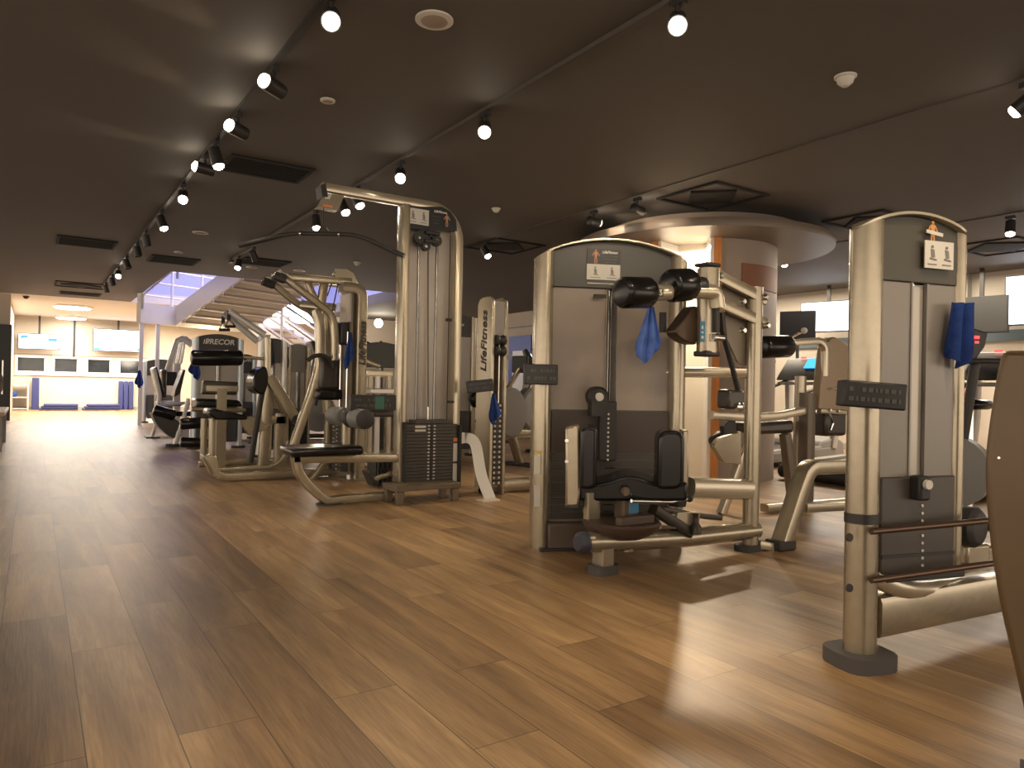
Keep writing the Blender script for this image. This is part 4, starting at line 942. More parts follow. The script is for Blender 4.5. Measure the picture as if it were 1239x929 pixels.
# front structure on a plane along x
g = Fr((2.42, 2.72), (1, -.02)); Q = g.q
part('lower_tube', MB().rod([Q(706, 656), Q(760, 654), Q(830, 650), Q(905, 642), Q(914, 641)], .052, 20), champ, t)
part('tube_cap', MB().lathe(Q(708, 656), -g.u, [(0, .054), (.03, .052), (.05, .035)], 20), mat('blue_black_cap', (.03, .033, .055), .5), t)
part('front_stub', MB().bar([V((*Q(730, 660).xy, .13)), V((*Q(730, 660).xy, .02))], .095, .075, g.v), champ, t)
fc_ = Q(730, 685); part('foot', foot(MB(), V((fc_.x, fc_.y, 0)), g, .075, .06, .045), mat('grey_rubber', (.07, .065, .065), .6), t)
pp = V((Q(908, 640).x, Q(908, 640).y, 0)); zt_ = Q(908, 347).z
part('rear_post', MB().sweep([pp, V((pp.x, pp.y, zt_))], oval(.048, .045, 22), g.u), champ, t)
part('foot', foot(MB(), V((pp.x, pp.y, 0)), g, .10, .06, .035), black, t)
part('stub', MB().lathe(V((*Q(758, 655).xy, Q(758, 666).z)), (0, 0, 1), [(0, .04), (.08, .04)], 16), champ, t)
part('middle_tube', MB().bar([Q(833, 590), Q(905, 592)], .10, .115, g.v, .35), champ_l, t)
tr = q(806, 450); part('upper_beam', MB().bar([V((tr.x, tr.y, Q(860, 450).z)), V((pp.x, pp.y, Q(895, 450).z))], .06, .06, (0, 0, 1), .4), champ_l, t)
# saddle and knee pads
sc_ = Q(766, 590); sg_ = Fr((sc_.x, sc_.y), (.76, -.65)); S0 = sg_.q
sd = MB(); nx = 16; A = S0(700, 590, -.04); B = S0(832, 590, -.04); 
top = []; 
for i in range(nx + 1):
    s_ = i / nx; P = A.lerp(B, s_); hgt = .050 * math.exp(-((s_ - .47) / .2) ** 2) + .02 * (abs(s_ - .5) * 2) ** 3
    top.append(V((P.x, P.y, P.z + .0 + hgt)))
prof = [V((p.x, p.y, p.z + .01)) for p in top] + [V((B.x, B.y, B.z - .07)), V((A.x, A.y, A.z - .07))]
part('saddle', MB().prism(prof, sg_.v * .34), leather, t, bevel=.018, seg=3)
for (x0, x1, y0, y1) in ((701, 723, 516, 592), (795, 829, 521, 592)):
    a = S0(x0, y1, -.10); b = S0(x1, y0, -.10); r_ = .05
    pts = fillet([V((a.x, a.y, a.z)), V((a.x, a.y, b.z)), V((b.x, b.y, b.z)), V((b.x, b.y, a.z)), V((a.x, a.y, a.z))], .06, 5)[:-1]
    part('knee_pad', MB().prism(pts, sg_.v * .24), leather, t, bevel=.02, seg=4)
part('side_plate', MB().prism([S0(684, 517, -.06), S0(701, 514, -.06), S0(702, 598, -.06), S0(700, 613, -.06), S0(684, 613, -.06)], sg_.v * .16), champ, t, bevel=.012)
part('side_plate', MB().prism([S0(826, 521, -.02), S0(833, 521, -.02), S0(833, 590, -.02), S0(826, 590, -.02)], sg_.v * .16), champ, t, bevel=.006)
part('plate_bolt', MB().lathe(S0(686, 533, -.064), -sg_.v, [(0, .012), (.004, .01)], 12).lathe(S0(686, 558, -.064), -sg_.v, [(0, .012), (.004, .01)], 12), chrome, t)
part('plate_foot', MB().prism([S0(682, 613, -.06), S0(701, 607, -.06), S0(701, 616, -.06), S0(688, 616, -.06)], sg_.v * .14), black, t, bevel=.006)
part('saddle_beam', MB().bar([S0(702, 594, .08), S0(830, 597, .08)], .1, .05, sg_.v), champ, t)
part('hanger', MB().lathe(Q(820, 592, .05), (0, 0, -1), [(0, .045), (.06, .05), (.09, .045)], 18), black, t)
part('seat_leg', MB().bar([Q(716, 595, .12), Q(716, 628, .12)], .05, .08, g.v), champ, t)
part('pivot_column', MB().bar([Q(757, 590, .05), Q(757, 625, .05)], .09, .09, g.v).lathe(Q(755, 594, -.03), -g.v, [(0, .022), (.02, .022)], 14), mat('pivot_brown', (.14, .10, .07), .45, .3), t)
dc = Q(752, 632, .02); part('swivel_disc', MB().lathe(V((dc.x, dc.y, Q(752, 650).z)), (0, 0, 1), [(0, .11), (.02, .15), (.05, .19), (.075, .20), (.085, .19)], 36), mat('disc_brown', (.075, .048, .035), .42), t)
part('disc_lug', MB().box(V((dc.x - .02, dc.y - .12, Q(752, 625).z)), (.22, .05, .045), g), MATS['disc_brown'], t, bevel=.008)
part('angle_label', MB().box(Q(767, 614, -.09), (.06, .004, .055), g), bluel, t)
part('release_lever', MB().rod([Q(764, 606, -.1), Q(812, 607, -.1), Q(834, 603, -.1)], .009, 10), chrome, t)
part('lever_knob', MB().ball(Q(834, 603, -.1), .02), black, t)
part('brake_box', MB().prism([Q(820, 620, -.06), Q(848, 620, -.06), Q(846, 638, -.06), Q(816, 640, -.06)], g.v * .12), champ_l, t, bevel=.006)
part('brake_arm', MB().bar([Q(790, 616, -.04), Q(822, 636, -.04), Q(834, 645, -.04)], .06, .05, g.v).bar([Q(800, 616, 0), Q(850, 624, 0), Q(870, 626, 0)], .05, .03, g.v), mat('brake_dark', (.06, .05, .04), .4, .5), t)
part('locking_pin', MB().lathe(Q(842, 632, -.08), (0, 0, 1), [(-.06, .03), (-.02, .03), (0, .015), (.04, .015), (.05, .02)], 14), MATS['brake_dark'], t)
# link arms and roller head above
vv = -.02
for dy in (0, 32): part('link_bar', MB().bar([Q(868, 333 + dy, vv), Q(926, 363 + dy * .9, vv)], .03, .062, g.v, .1), champ, t)
part('link_plate', MB().prism([Q(872, 330, .03), Q(915, 356, .03), Q(915, 450, .03), Q(893, 438, .03), Q(880, 410, .03)], g.v * .012), mat('taupe_shroud', (.20, .165, .13), .5), t)
m_ = MB()
for (x, y) in ((870, 334), (897, 365), (924, 360), (926, 394), (897, 400), (868, 366)): m_.lathe(Q(x, y, vv - .02), -g.v, [(0, .018), (.02, .018), (.028, .012)], 12)
part('pivot_bolt', m_, chrome, t)
part('head_tube', MB().bar([Q(857, 325, -.04), Q(856, 428, -.04)], .10, .115, g.v, .4), champ, t)
part('head_cap', MB().box(Q(856, 321, -.04), (.11, .10, .02), g).box(Q(855, 428, -.04), (.105, .10, .03), g), black, t, bevel=.008)
part('blue_label', MB().box(Q(850, 401, -.095), (.035, .003, .11), g), bluel, t)
part('label_marks', MB().box(Q(850, 396, -.098), (.012, .002, .018), g).box(Q(850, 402, -.098), (.014, .002, .010), g).box(Q(850, 408, -.098), (.014, .002, .014), g), placard, t)
part('roller_bar', MB().rod(fillet([Q(770, 355, -.1), Q(840, 352, -.1), Q(866, 353, -.1), Q(868, 372, -.1)], .06), .042, 18), champ_l, t)
part('arm_roller', MB().roll(Q(750, 354, -.1), Q(787, 354, -.1), .078, 28), leather, t); part('arm_roller', MB().roll(Q(808, 346, -.1), Q(837, 344, -.1), .085, 28), leather, t)
part('adjust_knob', MB().roll(Q(838, 345, -.1), Q(852, 345, -.1), .045), blackp, t)
part('number_label', MB().box(Q(798, 354, -.143), (.05, .003, .04), g), blackp, t)
text('75', Q(798, 354, -.146), g.u, V((0, 0, 1)), .04, placard, t)
part('counterweight', MB().prism(spline([Q(842, 370), Q(838, 372), Q(826, 388), Q(818, 401), Q(828, 412), Q(842, 417)], 3) + [Q(848, 400), Q(848, 376)], g.v * .08), mat('dark_bronze', (.09, .06, .04), .35, .5), t, bevel=.01)
part('shock_strap', MB().bar([Q(872, 378, -.09), Q(874, 400, -.09), Q(885, 440, -.09), Q(893, 472, -.09)], .03, .014, g.v), black, t)
part('grip', MB().bar([Q(866, 372, -.1), Q(866, 402, -.1)], .035, .03, g.v), black, t)
part('arm_knob', MB().rod([Q(862, 408, -.1), Q(874, 409, -.1)], .02), chrome, t); part('hanging_grip', MB().rod([Q(802, 378, .1), Q(802, 402, .1)], .02), black, t)
c = q(654, 453, -.12); board('number_holder', c, f, .19, .115, 'black rounded holder on the left column of the torso machine tower')
c = Q(786, 372, -.06); solo('cleaning_cloth', sway_cloth(Q(788, 371, -.03), fc, .13, .30, .022, 9), mat('bright_blue_cloth', (.10, .18, .50), .95, noise=.3, nscale=12, bump=.4, spec=.1), 'bright blue cloth hanging by its corner under the roller of the torso machine', 'cloth', 'blue cleaning cloths')

# ------------------------------------------------------------------ D: machine with the round plate between the torso machine and the near tower
g = Fr((3.58, 2.62), (1, -.05)); Q = g.q
t = thing('glute_machine', 'cream machine with bowed A-frame foot, dark pads and a large rounded cover plate', 'gym machine', (4.0, 2.6, 0))
ft = V((Q(945, 664).x, 2.6, .03))
part('bowed_leg', MB().bar(fillet([Q(946, 656), Q(968, 588), Q(977, 565), Q(1035, 563)], .16, 8), .10, .085, g.v), champ, t)
part('crossbar', MB().bar([Q(972, 614), Q(1040, 611)], .06, .055, g.v), champ, t)
part('foot_beam', MB().bar([Q(916, 658, .05), Q(948, 664, .0)], .07, .05, g.v), champ, t)
part('foot', MB().box((Q(945, 664).x, 2.62, .03), (.14, .12, .06), g), black, t, bevel=.012)
h = Fr((4.2, 3.5), (1, -.1)); S = h.q
part('dark_post', MB().bar([S(977, 475), V((*S(975, 560).xy, 0))], .10, .09, h.v), mat('taupe_post', (.16, .13, .10), .4, .3), t)
part('inner_post', MB().bar([S(969, 455, .1), V((*S(966, 520, .1).xy, 0))], .07, .07, h.v), champ, t)
part('floor_beam', MB().bar([V((*S(925, 600, .0).xy, .04)), V((*S(1030, 600, .0).xy, .04))], .08, .06, h.v), champ, t)
part('seat_rail', MB().bar([S(860, 502), S(905, 505), S(940, 503), S(972, 497)], .06, .06, h.v), champ_l, t)
part('seat_pad', MB().prism([S(918, 512), S(962, 508), S(962, 524), S(918, 526)], h.v * .3), leather_b, t, bevel=.03, seg=3)
part('diagonal_leg', MB().bar([S(902, 540, .1), V((*S(873, 600, .1).xy, .0))], .06, .06, h.v), champ_l, t)
part('diagonal_leg', MB().bar([S(950, 525), V((*S(962, 575).xy, .0))], .07, .07, h.v), MATS['taupe_post'], t)
part('hinge_plate', MB().prism([S(864, 540), S(872, 530), S(897, 522), S(897, 562), S(876, 560)], h.v * .05), champ, t, bevel=.005)
part('hinge_plate', MB().prism([S(876, 516, .1), S(890, 500, .1), S(893, 550, .1), S(880, 556, .1)], h.v * .05), dark, t, bevel=.005)
part('side_pad', MB().box(S(884, 483, -.05), (.16, .12, .14), h), leather_b, t, bevel=.02)
part('side_cap', MB().lathe(S(893, 492, -.1), -h.v, [(0, .035), (.03, .035), (.04, .02)], 14), chrome, t)
part('knee_roller', MB().roll(S(862, 536, .2), S(862 + 12, 527, .2), .05), black, t)
part('upper_arm', MB().bar(fillet([S(950, 415), S(992, 412), S(999, 420), S(998, 455)], .05), .05, .055, h.v), champ_l, t)
part('upper_roller', MB().roll(S(921, 420), S(955, 419), .085), leather, t)
part('cover_plate', MB().prism(spline([S(991, 496), S(993, 470), S(998, 425), S(1003, 411), S(1012, 408), S(1028, 418), S(1045, 440), S(1052, 498)], 4), h.v * .08), mat('bronze_plate', (.33, .25, .17), .38, .4), t, bevel=.012)
part('plate_rim', MB().bar([S(991, 497, -.01), S(1040, 500, -.01)], .04, .04, h.v), champ_l, t)
m_ = MB()
for x, y in ((1003, 496), (1013, 497), (1011, 470)): m_.lathe(S(x, y, -.03), -h.v, [(0, .014), (.02, .01)], 10)
part('bolt', m_, chrome, t)
part('cable_end', MB().rod([S(1004, 500), S(1008, 512), S(1004, 520)], .012, 8), chrome, t)
part('back_pad', MB().box(S(1000, 512, .1), (.26, .2, .2), h), leather_b, t, bevel=.03)

# ------------------------------------------------------------------ A: nearest weight tower
Lp = on_z(1036, 277, 1.47); Rp = on_z(1164, 291, 1.47)
base = on_z(1035, 783, .03)
f = Fr((Lp.x + .02, Lp.y + .02), (Rp.x - Lp.x, Rp.y - Lp.y)); q = f.q; wA = f.uz(1164, 300)[0]
t = thing('calf_press_tower', 'nearest cream weight tower with a long floor beam and bronze rods, at right', 'gym machine', (f.O.x + .1, f.O.y, 0))
ze_ = f.uz(1037, 277)[1]; zp_ = f.uz(1112, 263)[1]; zs_ = f.uz(1115, 344)[1]; zb_ = f.uz(1110, 690)[1]
shA = mat('near_shroud', (.205, .185, .165), .3, noise=.03)
hd, c_, u0, u1 = arch_tower(t, f, wA, ze_, zp_, zb_ + .1, zs_, .056, .05, champ, mat('olive_panel', (.06, .055, .042), .45), shA, base_z=0, right_z=zb_, slot=True, ar=.026)
u_, z_ = f.uz(1124, 311); diagram(f, u_, -.04, z_, .13, .095, hd, 2)
u_, z_ = f.uz(1117, 284); person_plate(f, u_, -.038, z_, .045, hd, mat('printed_orange', (.6, .27, .08), .5))
part('title_bar', MB().box(q(1131, 282, -.04), (.075, .002, .012), f, Matrix.Rotation(.12, 3, f.v)), placard, hd)
part('lower_cover', MB().box(f.p((u0 + u1) / 2, -.022, (zb_ + f.uz(1110, 575)[1]) / 2), (u1 - u0 - .004, .02, f.uz(1110, 575)[1] - zb_), f), mat('dark_brown_cover', (.055, .045, .038), .38), t, bevel=.006)
part('seam', MB().box(f.p((u0 + u1) / 2, -.034, f.uz(1110, 668)[1]), (u1 - u0 - .01, .004, .012), f), black, t)
m2 = MB()
for k in range(9): m2.lathe(q(1116, 612 + 9 * k, -.034), -f.v, [(0, .006), (.003, .004)], 8)
part('selector_hole', m2, placard, t)
m_ = part('selector_housing', MB().box(q(1113, 590, -.05), (.05, .05, .085), f), black, t, bevel=.01)
part('knob_cap', MB().lathe(q(1121, 586, -.08), -f.v, [(0, .017), (.012, .016)], 16), placard, m_)
part('seam_band', MB().sweep([f.p(.056, 0, f.uz(1036, 632)[1]), f.p(.056, 0, f.uz(1036, 620)[1])], oval(.059, .053, 24), f.u), dark, t)
m_ = MB()
for y in (650, 711): m_.lathe(q(1027, y, -.07), -f.v, [(0, .014), (.006, .013)], 16)
part('bolt_cap', m_, black, t)
part('foot', foot(MB(), f.p(.056, -.0, 0), f, .10, .10, .05), MATS['grey_rubber'], t)
bm0 = f.p(.06, 0, 0)
b0_ = on_z(1050, 743, .158); b1_ = on_z(1262, 703, .158); bv_ = (b1_ - b0_).normalized(); part('floor_beam', MB().bar([b0_, b1_], .11, .145, V((-bv_.y, bv_.x, 0)), .2), champ, t)
lb_ = on_z(1208, 717, .15); part('beam_label', MB().box(lb_ - V((-bv_.y, bv_.x, 0)) * .06, (.05, .004, .04), Fr((0, 0), bv_)), orange_l, t)
for y, z_, y2 in ((643, .449, 627), (702, .273, 678)):
    a = at_depth(1054, y, 2.38); b = at_depth(1225, y2, 2.52); part('guide_rod', MB().rod([a, b], .011, 12), rodm, t)
part('rod_boss', MB().lathe(q(1056, 648, -.0), V((1, .0, 0)), [(0, .028), (.02, .028), (.03, .015)], 16), black, t)
cu = [f.p(.10, 0, .30), f.p(.22, .0, .25), f.p(.40, .05, .215), f.p(.62, .10, .20)]
part('curved_tube', MB().rod(spline(cu), .035, 14), champ_l, t)
part('tower_shoe', MB().box(f.p(wA * .62, 0, zb_ - .01), (wA * .72, .09, .025), f), black, t, bevel=.006)
rl = q(1163, 632, .10); part('roller_pad', MB().lathe(rl - V((.05, 0, 0)) - f.v * .05, f.v * -1 + f.u * .3, [(-.12, .055), (-.02, .07), (.0, .074), (.03, .074), (.045, .06), (.048, .05)], 26), black, t)
part('rear_block', MB().box(q(1170, 668, .1), (.12, .1, .08), f).box(q(1190, 668, .15), (.09, .1, .07), f), champ, t, bevel=.012)
part('rear_strap', MB().box(f.p(.19, .12, .62), (.03, .01, .2), f), placard, t)
c = q(1054, 478, -.11); board('number_holder', c, Fr((0, 0), (math.cos(-.62), math.sin(-.62))), .20, .085, 'black holder with faint embossed marks on the nearest tower column', tilt=.06, d=.06)
c = q(1165, 366, -.06); solo('cleaning_cloth', sway_cloth(c, Fr((0, 0), (RR.x, RR.y)), .105, .23, .03, 12, tip=False), towel, 'dark blue cloth draped on the right column of the nearest tower', 'cloth', 'blue cleaning cloths')

# ------------------------------------------------------------------ B: olive cover at the right edge, closest thing to the camera
g = Fr((1.85, .79), (math.cos(math.radians(-67)), math.sin(math.radians(-67)))); Q = g.q
O_ = [Q(1214, 424), Q(1208, 450), Q(1200, 500), Q(1194, 545), Q(1193, 590), Q(1199, 660), Q(1211, 735), Q(1226, 800), Q(1240, 862)]
lo = O_[-1]; lo2 = V((lo.x, lo.y, 0)) + g.u * .02
hi = O_[0] + g.u * .42; 
t = thing('machine_cover', 'big olive brown waisted machine cover cut by the right edge', 'gym machine', (lo2.x + .15, lo2.y, 0))
part('cover_shell', MB().prism(spline(O_, 3) + [lo2, lo2 + g.u * .30, V((hi.x, hi.y, .5)), hi], g.v * .16), olive, t, bevel=.012, seg=3)
part('edge_screw', MB().lathe(Q(1196, 553, -.0) + g.u * .02, -g.v, [(0, .004), (.002, .003)], 8), chrome, t)
part('cover_foot', MB().box(lo2 + g.u * .15 + g.v * .08 + V((0, 0, .01)), (.34, .22, .02), g), black, t)

# ------------------------------------------------------------------ treadmills facing the right wall
def treadmill():
    t = thing('treadmill', 'x', 'treadmill', (0, 0, 0)); A_ = mat('treadmill_grey', (.25, .245, .24), .45); B_ = blackp
    part('deck', MB().prism([V((-1.75, -.40, .06)), V((-1.75, -.40, .16)), V((-.1, -.40, .21)), V((-.1, -.40, .06))], (0, .80, 0)), A_, t, bevel=.01, local=True)
    part('belt', MB().prism([V((-1.72, -.27, .166)), V((-1.72, -.27, .172)), V((-.3, -.27, .214)), V((-.3, -.27, .208))], (0, .54, 0)), black, t, local=True)
    for y in (-.335, .335): part('side_rail', MB().prism([V((-1.74, y - .06, .16)), V((-1.74, y - .06, .185)), V((-.3, y - .06, .235)), V((-.3, y - .06, .21))], (0, .12, 0)), mat('rail_light', (.42, .40, .37), .45), t, local=True)
    part('motor_hood', MB().prism([V((-.36, -.38, .06)), V((-.36, -.38, .22)), V((-.28, -.38, .30)), V((.05, -.38, .34)), V((.22, -.38, .28)), V((.26, -.38, .06))], (0, .76, 0)), A_, t, bevel=.03, seg=3, local=True)
    part('rear_roller', MB().roll((-1.76, -.42, .09), (-1.76, .42, .09), .075), black, t, local=True)
    for y in (-.37, .37):
        part('upright', MB().bar([V((-.02, y, .2)), V((.10, y, .7)), V((.02, y * .9, 1.18))], .07, .10, (0, 1, 0)), MATS['rail_light'], t, local=True)
        part('handrail', MB().rod(spline([V((.0, y * .95, 1.08)), V((-.25, y, 1.0)), V((-.62, y, .92)), V((-.70, y, .86))]), .024), black, t, local=True)
    cs = part('console', MB().prism([V((-.16, -.42, 1.08)), V((.02, -.42, 1.10)), V((.20, -.42, 1.36)), V((.17, -.42, 1.40)), V((.10, -.42, 1.38)), V((-.10, -.42, 1.16))], (0, .84, 0)), B_, t, bevel=.02, local=True)
    part('touch_screen', MB().prism([V((-.022, -.20, 1.248)), V((.085, -.20, 1.378)), V((.075, -.20, 1.385)), V((-.032, -.20, 1.255))], (0, .27, 0)), screen_b, cs, local=True)
    part('led_display', MB().prism([V((.098, .12, 1.388)), V((.112, .12, 1.404)), V((.106, .12, 1.410)), V((.092, .12, 1.394))], (0, .08, 0)), led_r, cs, local=True)
    part('cross_bar', MB().rod([V((-.14, -.38, 1.04)), V((-.14, .38, 1.04))], .022), A_, t, local=True)
    return t
tm = treadmill()
tl = ['treadmill with a glowing cyan screen nearest the right edge', 'treadmill just beyond the nearest tower', 'treadmill showing its screen above the cover plate of the cream machine', 'treadmill behind the dark roller of the cream machine', 'farthest treadmill by the round pillar', 'treadmill hidden behind the torso machine post']
for i, (x, y) in enumerate(((8.4, 3.32), (8.4, 4.35), (8.75, 5.87), (8.75, 6.95), (8.75, 8.0))):
    o = tm if i == 0 else copy_tree(tm)
    o.location = (x, y, 0); o['label'] = tl[i]; o['group'] = 'treadmills facing the right wall'
# black overhead screen on a pole with a small camera stick
c = on_X(965, 395, 9.8)
t = thing('pole_display', 'black square display on a floor pole among the treadmills', 'display', (c.x, c.y, 0))
ex = V((.5, -1, 0)).normalized(); gg = Fr((0, 0), ex)
part('case', MB().box(c, (.52, .04, .48), gg), mat('matte_black', (.006, .006, .008), .7, spec=.2), t, bevel=.008); part('pole', MB().rod([V((c.x, c.y, 0)) + gg.v * .04, c + gg.v * .04], .025), dark, t)
part('base', MB().lathe((c.x, c.y, 0), (0, 0, 1), [(0, .22), (.02, .21), (.03, .05)], 24), dark, t)
a, b = at_depth(952, 411, 8.0), at_depth(973, 400, 8.0); part('stick', MB().rod([a, b], .012, 8), chrome, t); part('ball_tip', MB().ball(b, .035), placard, t)
# LED clock box near the blue cloth
c = at_depth(1186, 414, 4.6); t = thing('exercise_bike', 'upright bike with a red lit console right of the dark blue cloth', 'exercise bike', (c.x + .2, c.y - .1, 0))
gg = Fr((0, 0), (RR.x, RR.y)); 
part('console', MB().prism([at_depth(1168, 394, 4.6), at_depth(1196, 402, 4.6), at_depth(1192, 420, 4.6), at_depth(1180, 436, 4.6), at_depth(1164, 442, 4.6)], gg.v * .06), blackp, t, bevel=.01)
part('led_digits', MB().box(at_depth(1182, 408, 4.58), (.03, .004, .018), gg).box(at_depth(1182, 414, 4.58), (.025, .004, .012), gg), led_r, t)
P1 = at_depth(1180, 438, 4.64); part('mast', MB().rod([P1, V((P1.x, P1.y + .1, .35))], .03), dark, t)
part('handlebar', MB().rod(spline([P1 - gg.u * .25 + V((0, 0, -.02)), P1 - gg.u * .1 - gg.v * .1, P1 + gg.u * .1 - gg.v * .1, P1 + gg.u * .2 + V((0, 0, -.03))]), .018), black, t)
part('body_shell', MB().lathe(V((P1.x + .0, P1.y + .14, .42)), (1, .2, 0), [(-.08, .12), (-.06, .24), (.06, .24), (.08, .12)], 28), mat('treadmill_grey', (.25, .245, .24), .45), t)
part('base_frame', MB().bar([V((P1.x - .5, P1.y + .1, .05)), V((P1.x + .5, P1.y + .2, .05))], .08, .08, (0, 0, 1)), dark, t)
part('stabiliser', MB().box((P1.x - .5, P1.y + .1, .03), (.08, .5, .06)).box((P1.x + .5, P1.y + .2, .03), (.08, .5, .06)), black, t, bevel=.01)
part('seat_stem', MB().rod([V((P1.x + .35, P1.y + .18, .08)), V((P1.x + .38, P1.y + .2, .82))], .03), chrome, t); part('saddle', MB().box((P1.x + .4, P1.y + .2, .86), (.26, .2, .07)), leather, t, bevel=.03)
# fire extinguisher with its sign on the right wall pier
c = on_X(1160, 500, 10.95); t = thing('fire_extinguisher', 'red fire extinguisher standing under a small safety sign by the wall', 'fire extinguisher', (10.85, c.y, 0))
part('cylinder', MB().lathe((10.85, c.y, 0), (0, 0, 1), [(0, .09), (.02, .10), (.50, .10), (.58, .05), (.62, .03)], 20), redp, t); part('valve', MB().box((10.85, c.y, .65), (.05, .1, .06)), black, t)
part('hose', MB().rod(spline([V((10.83, c.y - .05, .64)), V((10.78, c.y - .16, .5)), V((10.80, c.y - .13, .2))]), .014), black, t)
c = on_X(1158, 495, 10.96); c.z = 1.05
t = thing('safety_sign', 'white and red safety sign on the wall above the extinguisher', 'sign', c); part('plate', MB().box(c, (.01, .26, .34)), placard, t); part('red_field', MB().box(c + V((-.008, 0, -.07)), (.006, .2, .14)), redp, t)
part('sign_marks', MB().box(c + V((-.008, 0, .08)), (.006, .16, .02)).box(c + V((-.008, 0, .12)), (.006, .12, .02)), mat('print_grey', (.2, .19, .18), .6), t)

# ------------------------------------------------------------------ cardio area in the middle distance
def rower():
    t = thing('air_rower', 'x', 'rowing machine', (0, 0, 0)); R = mat('fan_grey', (.24, .235, .23), .45)
    part('fan_cage', MB().lathe((0, -.09, .62), (0, 1, 0), [(0, .1), (.01, .26), (.04, .29), (.14, .29), (.17, .26), (.18, .1)], 36), R, t, local=True)
    part('hub_cap', MB().lathe((0, -.10, .62), (0, -1, 0), [(0, .07), (.02, .06)], 20), black, t, local=True)
    m_ = MB()
    for k in range(16):
        a = 2 * PI * k / 16; m_.rod([V((math.cos(a) * .08, -.1, .62 + math.sin(a) * .08)), V((math.cos(a) * .25, -.095, .62 + math.sin(a) * .25))], .004, 5)
    part('cage_spokes', m_, dark, t, local=True)
    part('main_beam', MB().bar([V((.1, 0, .38)), V((-1.5, 0, .34))], .08, .09, (0, 1, 0)), champ, t, local=True)
    part('front_leg', MB().bar([V((-.05, 0, .4)), V((-.25, 0, .03))], .08, .08, (0, 1, 0)), champ, t, local=True); part('foot', MB().box((-.27, 0, .02), (.12, .42, .04)), black, t, bevel=.01, local=True)
    part('rear_leg', MB().bar([V((-1.4, 0, .34)), V((-1.5, 0, .03))], .07, .07, (0, 1, 0)), champ, t, local=True); part('foot', MB().box((-1.5, 0, .02), (.1, .4, .04)), black, t, bevel=.01, local=True)
    part('seat', MB().box((-.9, 0, .46), (.26, .34, .06)), leather, t, bevel=.02, local=True)
    part('monitor_arm', MB().bar([V((.05, 0, .85)), V((-.2, 0, 1.12))], .04, .05, (0, 1, 0)), champ, t, local=True); part('monitor', MB().box((-.22, 0, 1.18), (.05, .22, .2)), blackp, t, bevel=.015, local=True)
    return t
ro = rower(); ro['label'] = 'air rower with a round grey fan cage between the slim upright and the torso tower'
p = on_Y(617, 560, 6.7); ro.location = (4.5, 6.82, 0); ro.rotation_euler.z = math.radians(200); ro['group'] = 'air rowers in the middle'
r2 = copy_tree(ro); r2.location = (5.7, 8.1, 0); r2['label'] = 'air rower half hidden by the torso tower column'
def elliptical():
    t = thing('elliptical_trainer', 'x', 'elliptical trainer', (0, 0, 0)); G_ = mat('elliptical_grey', (.30, .29, .28), .4)
    part('drive_housing', MB().lathe((0, -.12, .42), (0, 1, 0), [(0, .2), (.02, .30), (.22, .30), (.24, .2)], 28), G_, t, local=True)
    part('base_rail', MB().bar([V((.4, 0, .05)), V((-1.2, 0, .05))], .1, .07, (0, 1, 0)), dark, t, local=True)
    part('foot', MB().box((.4, 0, .025), (.1, .55, .05)), black, t, local=True); part('foot', MB().box((-1.2, 0, .025), (.1, .55, .05)), black, t, local=True)
    part('mast', MB().bar([V((.2, 0, .5)), V((.05, 0, 1.3))], .1, .1, (0, 1, 0)), G_, t, local=True)
    part('console', MB().prism([V((-.08, -.22, 1.28)), V((.12, -.22, 1.6)), V((.18, -.22, 1.58)), V((.06, -.22, 1.26))], (0, .44, 0)), blackp, t, bevel=.02, local=True)
    part('display', MB().prism([V((-.055, -.13, 1.34)), V((.05, -.13, 1.51)), V((.04, -.13, 1.515)), V((-.065, -.13, 1.345))], (0, .26, 0)), emis('display_pale', (.6, .75, 1), 1.2), t, local=True)
    for y in (-.3, .3):
        part('moving_handle', MB().rod(spline([V((.1, y, .55)), V((-.02, y, 1.1)), V((-.12, y, 1.45)), V((-.05, y, 1.6))]), .022), black if y > 0 else G_, t, local=True)
        part('pedal', MB().box((-.55, y * .6, .35 if y > 0 else .25), (.4, .16, .05)), black, t, bevel=.015, local=True)
        part('pedal_arm', MB().bar([V((.05, y * .6, .42)), V((-.9, y * .6, .22))], .05, .05, (0, 1, 0)), G_, t, local=True)
    return t
el = elliptical(); el['group'] = 'ellipticals before the back wall'
for i, (x, y, r, lab) in enumerate(((7.5, 10.6, 150, 'elliptical trainer seen through the gap left of the torso tower'), (5.4, 10.4, 160, 'elliptical trainer behind the slim lettered upright'), (4.6, 11.0, 170, 'elliptical trainer behind the lat tower shroud'), (3.9, 11.6, 175, 'elliptical trainer behind the arm pulldown machine'))):
    o = el if i == 0 else copy_tree(el); o.location = (x, y, 0); o.rotation_euler.z = math.radians(r); o['label'] = lab
# blue poster / banner on the back wall seen between machines
c = on_X(628, 455, 9.36); t = thing('wall_poster', 'blue and white poster on the back wall left of the torso tower', 'poster', c)
part('sheet', MB().box((9.37, c.y, 1.35), (.02, .9, 1.5)), mat('poster_blue', (.03, .07, .35), .5), t); part('white_field', MB().box((9.355, c.y + .05, 1.25), (.01, .45, 1.0)), mat('poster_white', (.7, .72, .8), .5), t)
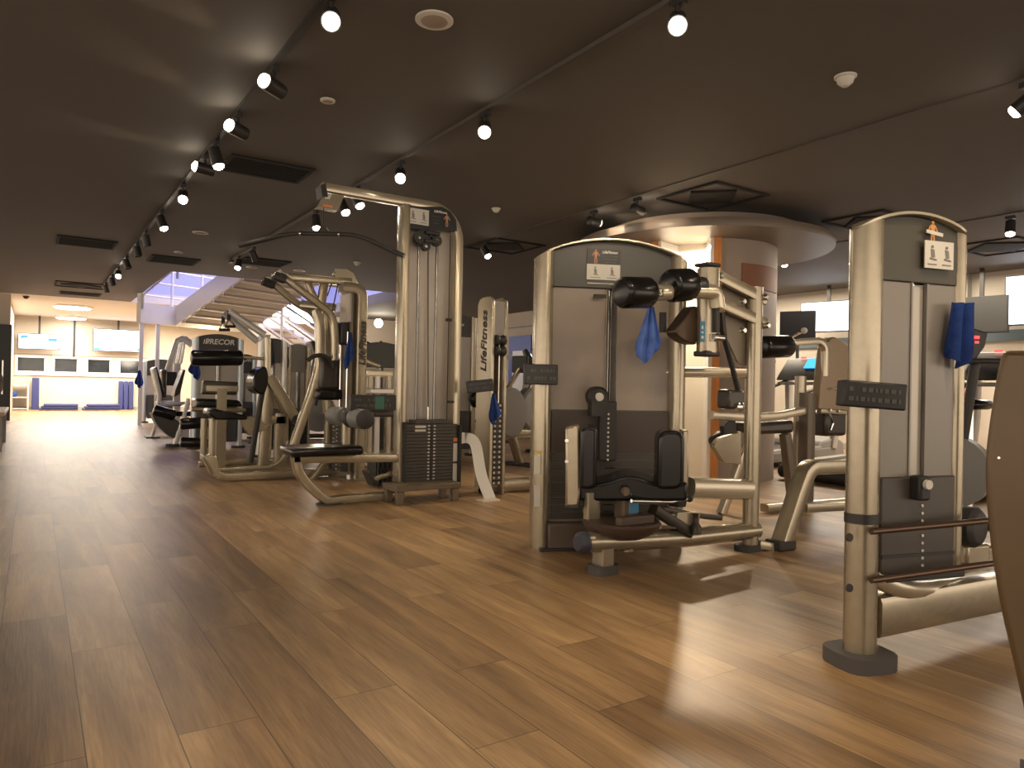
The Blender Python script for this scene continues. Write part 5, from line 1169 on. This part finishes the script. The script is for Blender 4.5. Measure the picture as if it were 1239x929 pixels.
# cream machine tower behind the lat tower (white shroud, small lettered head)
fr = Fr((4.3, 8.4), (1, -.35)); t = silver_tower('weight_tower', fr, .62, 1.80, 1.86, 'pale tower with a small lettered black head between lat tower and slim upright', zs=1.56, pm=champ)
text('LifeFitness', fr.p(.31, -.036, 1.72), fr.u, V((0, 0, 1)), .06, whitep, t, shear=.3)
part('side_roller', MB().roll(fr.p(.62, -.3, .75), fr.p(.62, -.06, .75), .12), leather, t)
fr = Fr((3.25, 8.3), (1, -.1)); t = silver_tower('weight_tower', fr, .62, 1.36, 1.44, 'tower with a dark arched head between arm machine and lat mast', zs=1.12, pm=silver_w)
g = Fr((2.95, 7.6), (1, -.05)); Q = g.q
t = thing('cross_frame_machine', 'low cream frame with a bolted crossbeam left of the lat mast', 'gym machine', (3.1, 7.6, 0))
part('crossbeam', MB().bar([Q(440, 452), Q(474, 453)], .06, .09, g.v), champ_l, t); part('curved_arm', MB().rod(spline([Q(441, 436), Q(450, 440), Q(459, 443)]), .03), champ_l, t)
for x in (447, 456, 470): part('post', MB().bar([Q(x, 455), V((*Q(x, 480).xy, 0))], .07, .07, g.v), champ if x != 456 else silver_w, t)
part('white_shelf', MB().box(Q(458, 473, -.05), (.3, .3, .06), g), silver_w, t, bevel=.01); part('base_box', MB().box(V((*Q(460, 560).xy, .08)), (.42, .5, .14), g), silver_w, t, bevel=.01)
part('seat_pad', MB().box(Q(460, 500, -.02), (.25, .3, .07), g), leather_b, t, bevel=.02)
# yellow basket-like rack piece by the floor
m_ = MB(); c = on_Y(468, 572, 5.9); cz = .16
t = thing('wire_crate', 'small black open crate on the floor behind the lat machine', 'crate', (c.x, c.y, 0))
for k in range(5): m_.box((c.x - .08 + .04 * k, c.y, cz), (.012, .02, .28))
for z in (.03, .16, .29): m_.box((c.x, c.y, z), (.18, .02, .02))
part('slats', m_, black, t); part('body', MB().box((c.x, c.y + .13, .15), (.18, .2, .26)), blackp, t)

# ------------------------------------------------------------------ light of the rest of the hall
w = bpy.data.worlds.new('world'); scene.world = w; w.use_nodes = True
bg = w.node_tree.nodes['Background']; bg.inputs[0].default_value = (1, .83, .65, 1); bg.inputs[1].default_value = 1.15
vs = scene.view_settings; vs.view_transform = 'Standard'; vs.look = 'None'; vs.gamma = 1; vs.use_curve_mapping = False; vs.exposure = 1.05
scene.cycles.max_bounces = 8; scene.cycles.diffuse_bounces = 4; scene.cycles.sample_clamp_indirect = 4; scene.cycles.use_denoising = True
